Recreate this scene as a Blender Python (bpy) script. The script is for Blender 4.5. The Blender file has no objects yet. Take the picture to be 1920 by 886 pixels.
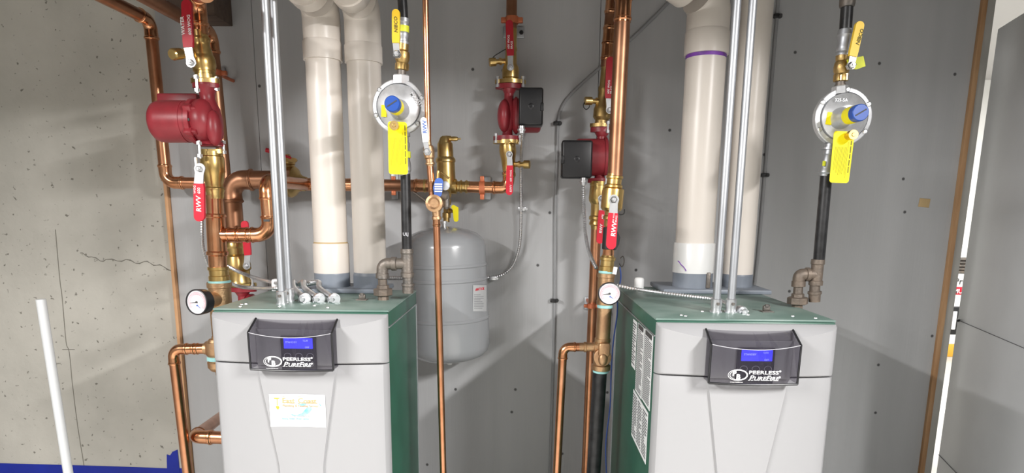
import bpy, bmesh, math, random
from mathutils import Vector, Matrix
random.seed(7)
C = bpy.context.scene.collection
SC = bpy.context.scene
PI = math.pi

# ------------------------------------------------------------------ camera
F, XP, YP, EYE = 1210.0, 960.0, 623.0, 1.35
_ey = Vector(((985-XP)/F, (YP-395)/F, 1)).normalized()
_ez = -Vector(((900-XP)/F, (YP-7050)/F, 1)).normalized()
_ez = (_ez - _ey*_ez.dot(_ey)).normalized()
_ex = _ez.cross(_ey)                       # world axes seen from the camera (right, up, forward)
def _w(c): return Vector((_ex.dot(c), _ey.dot(c), _ez.dot(c)))
cam_d = bpy.data.cameras.new('camera'); cam = bpy.data.objects.new('camera', cam_d); C.objects.link(cam)
cam_d.sensor_width = 36; cam_d.lens = 36*F/1920; cam_d.shift_y = 180/1920
r_, u_, f_ = _w(Vector((1, 0, 0))), _w(Vector((0, 1, 0))), _w(Vector((0, 0, 1)))
cam.matrix_world = Matrix(((r_.x, u_.x, -f_.x, 0), (r_.y, u_.y, -f_.y, 0), (r_.z, u_.z, -f_.z, EYE), (0, 0, 0, 1)))
cam_d.clip_start = .02
SC.camera = cam
SC.view_settings.view_transform = 'Standard'; SC.view_settings.look = 'None'
SC.view_settings.gamma = 1; SC.view_settings.use_curve_mapping = False
SC.view_settings.exposure = 0.0

def P(x, y, Y):
    """world point on the ray of photo pixel x, y at distance Y from the camera plane"""
    w = _w(Vector(((x-XP)/F, (YP-y)/F, 1)))
    w = w*(Y/w.y)
    return Vector((w.x, w.y, w.z+EYE))
def TOP(a, b, Y, z=2.615):
    """where the line through photo points b and a at distance Y meets the ceiling"""
    p, q = P(*a, Y), P(*b, Y); return q + (p-q)*((z-q.z)/(p.z-q.z))
def depth(p): return (Vector((p.x, p.y, p.z-EYE))).dot(f_)
def rad(px, p): return px*depth(p)/F

# ------------------------------------------------------------------ world and lamps
wd = bpy.data.worlds.new('world'); SC.world = wd; wd.use_nodes = True
wd.node_tree.nodes['Background'].inputs[0].default_value = (.9, .95, 1, 1)
wd.node_tree.nodes['Background'].inputs[1].default_value = 0.05
def area(name, loc, sx, sy, energy, rot=(0, 0, 0), col=(1, .98, .96), spread=180):
    l = bpy.data.lights.new(name, 'AREA'); l.shape = 'RECTANGLE'; l.size = sx; l.size_y = sy; l.energy = energy; l.color = col; l.spread = math.radians(spread)
    o = bpy.data.objects.new(name, l); o.location = loc; o.rotation_euler = rot; C.objects.link(o); return o
area('ceiling_or_fill_lamp', (-1.95, -.55, EYE+.91), .06, 1.7, 134, (0, math.radians(-33), 0), spread=150)
area('ceiling_or_fill_lamp', (1.75, -.55, EYE+.88), .06, 1.1, 156, (0, math.radians(46), 0), spread=140)
area('ceiling_or_fill_lamp', (.1, -1.2, 2.5), 1.4, .3, 12)  # unseen fill lamp, added to lift the shaded areas
area('next_room_lamp', (3.3, 4.6, 2.5), 1.2, 1.2, 150)

# ------------------------------------------------------------------ materials
def mat(name, col, rough=.5, metal=0, var=0, scale=8, bump=0, bscale=40, col2=None, spec=None, coat=0, stretch=None, detail=4):
    m = bpy.data.materials.new(name); m.use_nodes = True
    nt = m.node_tree; b = nt.nodes['Principled BSDF']
    b.inputs['Base Color'].default_value = (*col, 1); b.inputs['Roughness'].default_value = rough; b.inputs['Metallic'].default_value = metal
    if spec is not None: b.inputs['Specular IOR Level'].default_value = spec
    if coat: b.inputs['Coat Weight'].default_value = coat; b.inputs['Coat Roughness'].default_value = .15
    tc = nt.nodes.new('ShaderNodeTexCoord'); src = tc.outputs['Object']
    if stretch:
        mp = nt.nodes.new('ShaderNodeMapping'); mp.inputs['Scale'].default_value = stretch; nt.links.new(src, mp.inputs[0]); src = mp.outputs[0]
    if var or col2:
        n = nt.nodes.new('ShaderNodeTexNoise'); n.inputs['Scale'].default_value = scale; n.inputs['Detail'].default_value = detail; nt.links.new(src, n.inputs['Vector'])
        rp = nt.nodes.new('ShaderNodeValToRGB'); nt.links.new(n.outputs['Fac'], rp.inputs[0])
        c2 = col2 or tuple(min(1, c*(1+var)) for c in col); c1 = col if col2 else tuple(c*(1-var) for c in col)
        rp.color_ramp.elements[0].position = .35; rp.color_ramp.elements[1].position = .65
        rp.color_ramp.elements[0].color = (*c1, 1); rp.color_ramp.elements[1].color = (*c2, 1)
        nt.links.new(rp.outputs[0], b.inputs['Base Color'])
    if bump:
        n2 = nt.nodes.new('ShaderNodeTexNoise'); n2.inputs['Scale'].default_value = bscale; n2.inputs['Detail'].default_value = 5; nt.links.new(src, n2.inputs['Vector'])
        bp = nt.nodes.new('ShaderNodeBump'); bp.inputs['Strength'].default_value = bump; bp.inputs['Distance'].default_value = .004
        nt.links.new(n2.outputs['Fac'], bp.inputs['Height']); nt.links.new(bp.outputs[0], b.inputs['Normal'])
    return m
def emis(name, col, st):
    m = mat(name, (0, 0, 0), .3); b = m.node_tree.nodes['Principled BSDF']
    b.inputs['Emission Color'].default_value = (*col, 1); b.inputs['Emission Strength'].default_value = st; return m
M = {}
M['copper'] = mat('copper', (.52, .225, .115), .30, 1, col2=(.66, .33, .19), scale=14)
M['copper_dull'] = mat('copper_dull', (.33, .16, .09), .40, 1, col2=(.48, .25, .15), scale=10)
M['copper_fit'] = mat('copper_fit', (.66, .29, .14), .22, 1, col2=(.76, .40, .22), scale=30)
M['brass'] = mat('brass', (.60, .40, .14), .30, 1, col2=(.72, .52, .22), scale=25)
M['brass_dull'] = mat('brass_dull', (.46, .31, .12), .42, 1, col2=(.58, .41, .18), scale=25, bump=.15, bscale=200)
M['bronze'] = mat('bronze', (.42, .25, .14), .45, .9, col2=(.55, .36, .20), scale=22, bump=.2, bscale=160)
M['pump_red'] = mat('pump_red', (.27, .025, .035), .38, 0, var=.10, scale=30, bump=.03, bscale=260)
M['steel'] = mat('steel', (.66, .67, .69), .32, .85, var=.08, scale=40)
M['galv'] = mat('galv', (.43, .445, .47), .45, .8, var=.12, scale=30, stretch=(1, 1, .2))
M['cast_alu'] = mat('cast_alu', (.60, .61, .63), .42, .6, var=.08, scale=60, bump=.05, bscale=400)
M['iron'] = mat('iron', (.15, .14, .13), .5, .7, col2=(.24, .205, .175), scale=25, bump=.25, bscale=150)
M['iron_rusty'] = mat('iron_rusty', (.15, .125, .105), .55, .5, col2=(.21, .165, .13), scale=30, bump=.25, bscale=150)
M['iron_black'] = mat('iron_black', (.012, .012, .013), .38, .2, col2=(.03, .03, .032), scale=40)
M['black_pl'] = mat('black_pl', (.012, .012, .014), .38, 0, bump=.05, bscale=400)
M['rubber'] = mat('rubber', (.015, .015, .015), .6)
M['pvc'] = mat('pvc', (.70, .645, .59), .32, 0, var=.04, scale=5, stretch=(1, 1, .3))
M['pvc_new'] = mat('pvc_new', (.76, .76, .75), .3, 0, var=.02)
M['cpvc'] = mat('cpvc', (.20, .225, .265), .42, 0, var=.08, scale=10)
M['purple'] = mat('purple', (.17, .05, .33), .5, var=.3, scale=30)
M['tank'] = mat('tank', (.29, .30, .315), .24, 0, var=.03, scale=6, coat=.4)
M['boiler'] = mat('boiler', (.315, .315, .325), .45, 0, bump=.03, bscale=500)
M['green'] = mat('green', (.018, .085, .055), .38, 0, var=.12, scale=12)
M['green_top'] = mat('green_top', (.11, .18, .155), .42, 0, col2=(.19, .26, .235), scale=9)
M['seam'] = mat('seam', (.05, .05, .05), .6)
M['lcd'] = emis('lcd', (.035, .035, 1), 3.4)
M['lcd_txt'] = emis('lcd_txt', (.2, .22, 1), 4.0)
M['keypad'] = mat('keypad', (.02, .02, .03), .35)
M['white'] = mat('white', (.85, .85, .85), .5)
M['white_dim'] = mat('white_dim', (.42, .42, .45), .5)
M['red'] = mat('red', (.62, .012, .035), .38, var=.05)
M['red_dk'] = mat('red_dk', (.40, .012, .025), .4)
M['orange_red'] = mat('orange_red', (.55, .16, .07), .45, .3, var=.1)
M['yellow'] = mat('yellow', (.86, .56, .03), .42, var=.04)
M['tag'] = mat('tag', (.92, .80, .0), .5)
M['lime'] = mat('lime', (.68, .72, .04), .5)
M['ink'] = mat('ink', (.10, .09, .02), .6)
M['tag_ink'] = mat('tag_ink', (.42, .36, .01), .6)
M['blue_cap'] = mat('blue_cap', (.01, .07, .36), .38)
M['blue_tag'] = mat('blue_tag', (.05, .12, .42), .45)
M['tape'] = mat('tape', (.004, .018, .30), .55, bump=.2, bscale=60, var=.1)
M['teal'] = mat('teal', (.32, .62, .62), .6, var=.1, scale=40)
M['wood'] = mat('wood', (.36, .19, .085), .6, col2=(.52, .32, .17), scale=6, stretch=(6, 6, .6))
M['wood_dk'] = mat('wood_dk', (.075, .05, .038), .7, col2=(.12, .082, .06), scale=8, stretch=(.8, 5, 5))
M['jamb'] = mat('jamb', (.46, .45, .42), .55, var=.06, scale=6)
M['door'] = mat('door', (.6, .605, .62), .5, var=.02)
M['white_pipe'] = mat('white_pipe', (.5, .51, .52), .4)
M['wire_blue'] = mat('wire_blue', (.06, .12, .42), .45)
M['grey_tube'] = mat('grey_tube', (.30, .305, .315), .4, var=.05)
M['dial'] = mat('dial', (.82, .80, .83), .35)
M['pink'] = mat('pink', (.80, .47, .52), .5)
M['gold'] = mat('gold', (.50, .36, .18), .5)
M['sky'] = mat('sky', (.10, .42, .82), .5, col2=(.35, .68, .92), scale=60)
M['amber'] = mat('amber', (.70, .38, .04), .5)
M['print'] = mat('print', (.45, .46, .47), .6)
M['print_dark'] = mat('print_dark', (.10, .10, .11), .6)
M['wood_pale'] = mat('wood_pale', (.66, .37, .19), .6, var=.12, scale=9)
M['form'] = mat('form', (.20, .19, .165), .8)
M['paper'] = mat('paper', (.74, .75, .76), .5)
M['ceil'] = mat('ceil', (.42, .41, .40), .8)
M['room_white'] = mat('room_white', (.8, .8, .78), .7)
M['floor'] = mat('floor', (.5, .49, .46), .45, var=.12, scale=3)
M['side'] = mat('side', (.22, .218, .21), .8, var=.08)

def ply_mat():
    m = mat('painted_ply', (.42, .425, .435), .5, col2=(.45, .455, .465), scale=2.2, stretch=(6, 1, .5), detail=6)
    nt = m.node_tree; b = nt.nodes['Principled BSDF']
    tc = nt.nodes.new('ShaderNodeTexCoord')
    v = nt.nodes.new('ShaderNodeTexVoronoi'); v.voronoi_dimensions = '2D'; v.inputs['Scale'].default_value = 3.4; v.inputs['Randomness'].default_value = 1
    vm = nt.nodes.new('ShaderNodeMapping'); vm.inputs['Rotation'].default_value = (PI/2, 0, 0); nt.links.new(tc.outputs['Object'], vm.inputs[0]); nt.links.new(vm.outputs[0], v.inputs['Vector'])
    r = nt.nodes.new('ShaderNodeValToRGB'); r.color_ramp.elements[0].position = .014; r.color_ramp.elements[1].position = .024
    r.color_ramp.elements[0].color = (.16, .16, .16, 1); r.color_ramp.elements[1].color = (1, 1, 1, 1)
    nt.links.new(v.outputs['Distance'], r.inputs[0])
    mx = nt.nodes.new('ShaderNodeMix'); mx.data_type = 'RGBA'; mx.blend_type = 'MULTIPLY'; mx.inputs[0].default_value = 1
    old = b.inputs['Base Color'].links[0].from_socket
    nt.links.new(old, mx.inputs[6]); nt.links.new(r.outputs[0], mx.inputs[7]); nt.links.new(mx.outputs[2], b.inputs['Base Color'])
    mp = nt.nodes.new('ShaderNodeMapping'); mp.inputs['Scale'].default_value = (90, 10, 3); nt.links.new(tc.outputs['Object'], mp.inputs[0])
    n = nt.nodes.new('ShaderNodeTexNoise'); n.inputs['Scale'].default_value = 1.5; n.inputs['Detail'].default_value = 4; nt.links.new(mp.outputs[0], n.inputs[0])
    bp = nt.nodes.new('ShaderNodeBump'); bp.inputs['Strength'].default_value = .25; bp.inputs['Distance'].default_value = .002
    nt.links.new(n.outputs['Fac'], bp.inputs['Height']); nt.links.new(bp.outputs[0], b.inputs['Normal'])
    return m
M['ply'] = ply_mat()
def concrete_mat():
    m = mat('concrete', (.42, .405, .365), .8, col2=(.56, .54, .49), scale=2.6, detail=8, bump=.35, bscale=45)
    nt = m.node_tree; b = nt.nodes['Principled BSDF']
    tc = nt.nodes.new('ShaderNodeTexCoord')
    n = nt.nodes.new('ShaderNodeTexNoise'); n.inputs['Scale'].default_value = 52; n.inputs['Detail'].default_value = 3
    nt.links.new(tc.outputs['Object'], n.inputs['Vector'])
    r = nt.nodes.new('ShaderNodeValToRGB'); r.color_ramp.elements[0].position = .29; r.color_ramp.elements[1].position = .345
    r.color_ramp.elements[0].color = (.3, .29, .27, 1); r.color_ramp.elements[1].color = (1, 1, 1, 1)
    nt.links.new(n.outputs['Fac'], r.inputs[0])
    mx = nt.nodes.new('ShaderNodeMix'); mx.data_type = 'RGBA'; mx.blend_type = 'MULTIPLY'; mx.inputs[0].default_value = .9
    old = b.inputs['Base Color'].links[0].from_socket
    nt.links.new(old, mx.inputs[6]); nt.links.new(r.outputs[0], mx.inputs[7]); nt.links.new(mx.outputs[2], b.inputs['Base Color'])
    return m
M['concrete'] = concrete_mat()
def smoked():
    m = bpy.data.materials.new('smoked_plastic'); m.use_nodes = True; nt = m.node_tree; b = nt.nodes['Principled BSDF']
    b.inputs['Base Color'].default_value = (.05, .045, .06, 1); b.inputs['Roughness'].default_value = .12
    tr = nt.nodes.new('ShaderNodeBsdfTransparent'); tr.inputs[0].default_value = (.86, .85, .88, 1)
    mx = nt.nodes.new('ShaderNodeMixShader'); mx.inputs[0].default_value = .42
    nt.links.new(tr.outputs[0], mx.inputs[1]); nt.links.new(b.outputs[0], mx.inputs[2])
    nt.links.new(mx.outputs[0], nt.nodes['Material Output'].inputs[0])
    return m
M['smoked'] = smoked()

# ------------------------------------------------------------------ shape helpers (all in world space)
def NB(): return bmesh.new()
def frame(d):
    d = d.normalized(); a = Vector((0, 0, 1)) if abs(d.z) < .9 else Vector((0, 1, 0))
    u = d.cross(a).normalized(); v = d.cross(u).normalized(); return u, v
def rings(bm, cs, us, vs, rs, seg, caps=True, phase=0):
    R = []
    for c, u, v, r in zip(cs, us, vs, rs):
        R.append([bm.verts.new(c + u*(r*math.cos(phase+2*PI*k/seg)) + v*(r*math.sin(phase+2*PI*k/seg))) for k in range(seg)])
    for a, b in zip(R[:-1], R[1:]):
        for k in range(seg): bm.faces.new((a[k], a[(k+1) % seg], b[(k+1) % seg], b[k]))
    if caps:
        bm.faces.new(R[0][::-1]); bm.faces.new(R[-1])
    return bm
def tube(bm, pts, r, seg=18, caps=True):
    pts = [Vector(p) for p in pts]; n = len(pts)
    rs = r if isinstance(r, (list, tuple)) else [r]*n
    T = []
    for i in range(n):
        a = pts[max(0, i-1)]; b = pts[min(n-1, i+1)]; T.append((b-a).normalized())
    u, v = frame(T[0]); us, vs = [u], [v]
    for i in range(1, n):
        q = T[i-1].rotation_difference(T[i]); u = (q @ u); u = (u - T[i]*u.dot(T[i])).normalized(); us.append(u); vs.append(T[i].cross(u).normalized())
    return rings(bm, pts, us, vs, rs, seg, caps)
def fillet(pts, R, n=10):
    pts = [Vector(p) for p in pts]; out = [pts[0]]
    for i in range(1, len(pts)-1):
        p, a, b = pts[i], pts[i-1], pts[i+1]; d1 = (a-p); d2 = (b-p)
        ang = d1.angle(d2); rr = R[i-1] if isinstance(R, (list, tuple)) else R
        t = min(rr/math.tan(ang/2), d1.length*.49, d2.length*.49)
        if ang > PI-.02 or t < 1e-4: out.append(p); continue
        s = p+d1.normalized()*t; e = p+d2.normalized()*t
        rr = t*math.tan(ang/2); bis = (d1.normalized()+d2.normalized()).normalized(); c = p+bis*(rr/math.sin(ang/2))
        vs_, ve = s-c, e-c; tot = vs_.angle(ve)
        for k in range(n+1):
            f = k/n; out.append(c + (vs_*math.sin((1-f)*tot)+ve*math.sin(f*tot))/math.sin(tot))
    out.append(pts[-1]); return out
def smooth(pts, n=8):
    pts = [Vector(p) for p in pts]; out = []
    for i in range(len(pts)-1):
        p0, p1, p2, p3 = pts[max(0, i-1)], pts[i], pts[i+1], pts[min(len(pts)-1, i+2)]
        for k in range(n):
            t = k/n; out.append(.5*((2*p1)+(p2-p0)*t+(2*p0-5*p1+4*p2-p3)*t*t+(3*p1-p0-3*p2+p3)*t**3))
    out.append(pts[-1]); return out
def resample(pts, step):
    out = [pts[0].copy()]; acc = 0
    for a, b in zip(pts[:-1], pts[1:]):
        L = (b-a).length
        if L < 1e-9: continue
        d = step-acc
        while d <= L: out.append(a+(b-a)*(d/L)); d += step
        acc = L-(d-step)
    return out
def flex(bm, pts, r, step=.0042, seg=10):
    p = resample(smooth(pts, 12), step)
    return tube(bm, p, [r if i % 2 else r*.78 for i in range(len(p))], seg)
def lathe(bm, base, d, prof, seg=24, phase=0):
    """prof: (distance along d, radius)"""
    d = d.normalized(); u, v = frame(d)
    return rings(bm, [base+d*t for t, _ in prof], [u]*len(prof), [v]*len(prof), [max(r, 1e-4) for _, r in prof], seg, True, phase)
def turn(bm, a, b, Y, prof, seg=24, phase=0):
    """lathe whose axis runs between photo points a and b at distance Y (or two distances); prof: (pixel position along the axis, half width in pixels)"""
    Y0, Y1 = Y if isinstance(Y, tuple) else (Y, Y)
    hz = abs(b[0]-a[0]) > abs(b[1]-a[1]); A, B = P(*a, Y0), P(*b, Y1); d = (B-A).normalized(); out = []
    for s, hw in prof:
        t = (s-a[0])/(b[0]-a[0]) if hz else (s-a[1])/(b[1]-a[1])
        p = P(a[0]+t*(b[0]-a[0]), a[1]+t*(b[1]-a[1]), Y0+t*(Y1-Y0)); out.append(((p-A).dot(d), rad(hw, p)))
    return lathe(bm, A, d, out, seg, phase)
def cyl(bm, a, b, r, seg=20, r2=None): return tube(bm, [a, b], [r, r if r2 is None else r2], seg)
def box(bm, c, s, rot=None, bev=0, bseg=2):
    """box of size s around c, rotated by 3x3 matrix rot"""
    m = (rot.to_4x4() if rot else Matrix.Identity(4)); m = Matrix.Translation(c) @ m @ Matrix.Diagonal((*s, 1))
    r = bmesh.ops.create_cube(bm, size=1, matrix=m)
    if bev:
        es = list({e for v in r['verts'] for e in v.link_edges})
        bmesh.ops.bevel(bm, geom=es, offset=bev, segments=bseg, affect='EDGES', profile=.5)
    return bm
def prism(bm, pts, off):
    """polygon (world points) thickened by vector off"""
    a = [bm.verts.new(p) for p in pts]; b = [bm.verts.new(p+off) for p in pts]; n = len(pts)
    bm.faces.new(a); bm.faces.new(b[::-1])
    for k in range(n): bm.faces.new((a[k], b[k], b[(k+1) % n], a[(k+1) % n]))
    return bm
def sheet(bm, top, bot, off):
    n = len(top); g = [[bm.verts.new(p) for p in row] for row in (top, bot, [p+off for p in bot], [p+off for p in top])]
    for i in range(4):
        a, b = g[i], g[(i+1) % 4]
        for k in range(n-1): bm.faces.new((a[k], a[k+1], b[k+1], b[k]))
    for k in (0, n-1): bm.faces.new([r[k] for r in g])
    return bm
BACK = Vector((0, 1, 0)); UP = Vector((0, 0, 1)); RT = Vector((1, 0, 0))
def ribbon(bm, pts, Y, th=.004, r0=True, r1=True, n=8):
    """flat bar facing the room: pts (px, py, half width px[, distance offset])"""
    q = [(Vector((p[0], p[1])), p[2], Y+(p[3] if len(p) > 3 else 0)) for p in pts]
    L, R = [], []
    for i, (p, hw, y) in enumerate(q):
        d = (q[min(i+1, len(q)-1)][0]-q[max(i-1, 0)][0]).normalized(); nrm = Vector((-d.y, d.x))
        L.append((p+nrm*hw, y)); R.append((p-nrm*hw, y))
    def cap(p, hw, y, d):
        nrm = Vector((-d.y, d.x)); return [(p+nrm*(hw*math.cos(PI*k/n))+d*(hw*math.sin(PI*k/n)), y) for k in range(1, n)]
    d1 = (q[-1][0]-q[-2][0]).normalized(); d0 = (q[0][0]-q[1][0]).normalized()
    W = lambda s: P(s[0].x, s[0].y, s[1])
    out = [W(p) for p in L] + ([W(p) for p in cap(*q[-1], d1)] if r1 else []) + [W(p) for p in R[::-1]] + ([W(p) for p in cap(*q[0], d0)] if r0 else [])
    return prism(bm, out, BACK*th)

# ------------------------------------------------------------------ object helpers
WLOC = {}
def thing(name, label, cat, loc, group=None):
    o = bpy.data.objects.new(name, None); o.empty_display_size = .03; C.objects.link(o); o.location = loc
    o['label'] = label; o['category'] = cat
    if group: o['group'] = group
    WLOC[o.name] = Vector(loc); return o
def finish(name, bm, m, origin, ang=38):
    bmesh.ops.recalc_face_normals(bm, faces=bm.faces)
    bmesh.ops.translate(bm, verts=bm.verts, vec=-Vector(origin))
    me = bpy.data.meshes.new(name); bm.to_mesh(me); bm.free(); me.materials.append(M[m] if isinstance(m, str) else m)
    me.polygons.foreach_set('use_smooth', [True]*len(me.polygons)); me.set_sharp_from_angle(angle=math.radians(ang))
    return me
def obj(name, bm, m, parent=None, label=None, ang=30):
    if parent:
        org = WLOC[parent.name]
    else:
        bm.verts.ensure_lookup_table()
        xs = [v.co.x for v in bm.verts]; ys = [v.co.y for v in bm.verts]; zs = [v.co.z for v in bm.verts]
        org = Vector(((min(xs)+max(xs))/2, (min(ys)+max(ys))/2, min(zs)))
    o = bpy.data.objects.new(name, finish(name, bm, m, org, ang)); C.objects.link(o)
    if parent: o.parent = parent
    else: o.location = org
    WLOC[o.name] = org
    if label: o['label'] = label
    return o
def tag(o, label, cat, group=None, kind=None):
    if label: o['label'] = label
    if cat: o['category'] = cat
    if group: o['group'] = group
    if kind: o['kind'] = kind
    return o
def struct(name, bm, m):
    o = obj(name, bm, m); o['kind'] = 'structure'; return o
def glyphs(parts, origin_pt, right, up, m, parent, name='lettering', label=None):
    """several (text, dx, dy, size, shear, bold) pieces of lettering joined in one mesh lying in the plane right/up"""
    bm = NB(); n = right.cross(up).normalized()
    mw = Matrix((( right.x, up.x, n.x, origin_pt.x), (right.y, up.y, n.y, origin_pt.y), (right.z, up.z, n.z, origin_pt.z), (0, 0, 0, 1)))
    for body, dx, dy, size, shear, bold, *sx in parts:
        cu = bpy.data.curves.new('t', 'FONT'); cu.body = body; cu.size = size; cu.shear = shear; cu.offset = bold*size; cu.extrude = .0004
        cu.resolution_u = 2
        o = bpy.data.objects.new('t', cu); C.objects.link(o)
        bpy.context.view_layer.update()
        me = bpy.data.meshes.new_from_object(o.evaluated_get(bpy.context.evaluated_depsgraph_get()))
        me.transform(mw @ Matrix.Translation((dx, dy, 0)) @ Matrix.Diagonal((sx[0] if sx else 1, 1, 1, 1))); bm.from_mesh(me)
        bpy.data.objects.remove(o); bpy.data.curves.remove(cu); bpy.data.meshes.remove(me)
    return obj(name, bm, m, parent, label)

# ------------------------------------------------------------------ the setting
WALL = 2.5
XL = (P(318, 340, WALL).x + P(360, 886, WALL).x)/2
XR = (P(1828, 150, WALL).x + P(1713, 886, WALL).x)/2
def slab(x0, x1, y0, y1, z0, z1): return box(NB(), Vector(((x0+x1)/2, (y0+y1)/2, (z0+z1)/2)), (x1-x0, y1-y0, z1-z0))
struct('floor', slab(-3.4, 6, -2.2, 7.4, -.1, 0), 'floor')
struct('ceiling', slab(-3.4, 6, -2.2, 7.4, 2.62, 2.72), 'ceil')
struct('wall_left', slab(-3.3, XL, WALL+.012, WALL+.2, 0, 2.62), 'concrete')
struct('wall_far_left', slab(-3.4, -3.3, -2.2, WALL+.2, 0, 2.62), 'side')
struct('wall_front', slab(-3.4, 3.6, -2.3, -2.2, 0, 2.62), 'side')
wb = struct('wall_back', slab(XL, XR+.03, WALL+.022, WALL+.12, 0, 2.62), 'jamb')
SX = [XL+.004, (P(472, 0, WALL).x+P(500, 500, WALL).x)/2, .262, XR]
for a, b in zip(SX[:-1], SX[1:]):
    obj('plywood_sheet', slab(a+.001, b-.001, WALL, WALL+.022, 0, 2.62), 'ply', wb)
bm = NB()
box(bm, Vector((XL-.003, WALL-.004, 1.0)), (.013, .03, 2.0), bev=.002); struct('trim_1', bm, 'wood_pale')
bm = NB(); box(bm, Vector((XR+.009, WALL+.012, 1.31)), (.019, .05, 2.62), bev=.002); struct('trim_2', bm, 'wood')
bm = NB(); box(bm, Vector((XR+.038, WALL+.03, 1.31)), (.040, .05, 2.62), bev=.003); struct('trim_3', bm, 'jamb')
bm = NB(); box(bm, Vector((0, 1.0, (EYE+.675+2.62)/2)), (6.6, .10, 2.62-EYE-.675), bev=.004); struct('shade_beam', bm, 'wood_dk')  # unseen beam, added to shade the top of the back wall from the lamps
# a door leaf standing open on the right, its edge near the jamb
dd = _w(Vector(((1322-XP)/F, (YP-388)/F, 1))); dd = -Vector((dd.x, dd.y, 0)).normalized()
de = P(1785, 672, 2.66); dn_ = Vector((-dd.y, dd.x, 0))
if dn_.x > 0: dn_ = -dn_
drot = Matrix((dd, dn_, UP)).transposed()
door = None
bm = NB(); c0 = Vector((de.x, de.y, 1.03)) + dd*.55 - dn_*.02
box(bm, c0, (1.10, .04, 2.03), drot, .003); door = struct('door_1', bm, 'door')
bm = NB()
for py in (602, 858):
    zz = P(1797 if py == 602 else 1757, py, 2.62).z
    box(bm, Vector((de.x, de.y, zz)) + dd*.55 + dn_*.0005, (1.10, .002, .002), drot)
obj('panel_seam', bm, 'print_dark', door)
hz = P(1797, 602, 2.62).z
bm = NB(); box(bm, Vector((de.x, de.y, hz)) + dd*.02 + dn_*.004, (.010, .010, .012), drot, .003); obj('latch', bm, 'black_pl', door)
# the room beyond the gap
struct('wall_next_room', slab(.9, 6, 6.6, 6.7, 0, 2.62), 'room_white')
struct('wall_right', slab(5.9, 6, 2.4, 6.7, 0, 2.62), 'room_white')
struct('wall_partition', slab(de.x+.3, 6, 2.75, 2.85, 0, 2.62), 'room_white')
struct('wall_next_left', slab(1.62, 1.7, 3.4, 6.6, 0, 2.62), 'room_white')

# ------------------------------------------------------------------ things behind the gap
q = P(1783, 663, 6.25)
def stack_box(name, label, cat, y0, y1, xc, w, m, d=.4, bev=.01):
    a, b = P(xc, y0, 6.2), P(xc, y1, 6.2)
    bm = NB(); box(bm, Vector(((a.x+b.x)/2, 6.4, (a.z+b.z)/2)), (w, d, a.z-b.z), bev=bev)
    return bm
base = P(1778, 663, 6.2).z
def lvl(y): return max(P(1790, y, 6.2).z - base, 0)
bx = P(1786, 620, 6.2).x
bm = NB(); box(bm, Vector((bx, 6.36, lvl(640)/2)), (.6, .36, lvl(640)), bev=.008)
tag(obj('wood_board', bm, 'amber'), 'orange wooden board on the bright floor seen through the door gap', 'board')
bm = NB(); box(bm, Vector((bx, 6.36, (lvl(640)+lvl(622))/2)), (.5, .34, lvl(622)-lvl(640)), bev=.008)
tag(obj('white_box', bm, 'room_white'), 'low white box between the orange board and the black case', 'box')
t = thing('black_case', 'black case with a white bar standing under the labelled white bucket', 'case', (bx, 6.36, lvl(622)))
bm = NB(); box(bm, Vector((bx-.03, 6.36, (lvl(570)+lvl(622))/2)), (.34, .34, lvl(570)-lvl(622)), bev=.015); obj('case_body', bm, 'black_pl', t)
bm = NB(); h = P(1793, 596, 6.16); box(bm, Vector((h.x, 6.185, (lvl(578)+lvl(612))/2)), (.035, .012, lvl(578)-lvl(612)), bev=.004); obj('white_bar', bm, 'white', t)
bkx = P(1806, 530, 6.2).x
t = thing('bucket', 'white plastic bucket with red and black lettering seen through the door gap', 'bucket', (bkx, 6.36, lvl(570)))
z0, z1 = lvl(570), lvl(508)
bm = NB(); lathe(bm, Vector((bkx, 6.36, z0)), UP, [(0, .125), (0, .13), (z1-z0, .145), (z1-z0, .14)], 36); obj('bucket_body', bm, 'white', t)
bm = NB(); zz = z1+.001; hh = lvl(478)-z1
pr = []
for k in range(5):
    pr += [(hh*k/5, .128), (hh*(k+.3)/5, .15), (hh*(k+.7)/5, .15), (hh*(k+.95)/5, .128)]
lathe(bm, Vector((bkx, 6.36, zz)), UP, pr, 36); obj('ribbed_lid', bm, 'iron', t)
bm = NB(); zz2 = zz+hh
lathe(bm, Vector((bkx, 6.36, zz2)), UP, [(0, .10), (.05, .095), (.12, .05), (.15, .03), (.30, .025), (.30, .035), (.34, .035)], 28); obj('spout', bm, 'white', t)
bm = NB(); lathe(bm, Vector((bkx, 6.36, z0+.115)), UP, [(0, .1345), (0, .1395), (.075, .1415), (.075, .136)], 36); obj('red_band', bm, 'red', t)
fr = Vector((bkx-.075, 6.36-.147, 0))
glyphs([('Prolin', 0, 0, .085, 0, .01)], fr+UP*(z0+.215), RT, UP, 'seam', t)
glyphs([('MULTI', 0, 0, .06, 0, .02)], fr+UP*(z0+.13)+Vector((.0, -.002, 0)), RT, UP, 'white', t)

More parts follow.
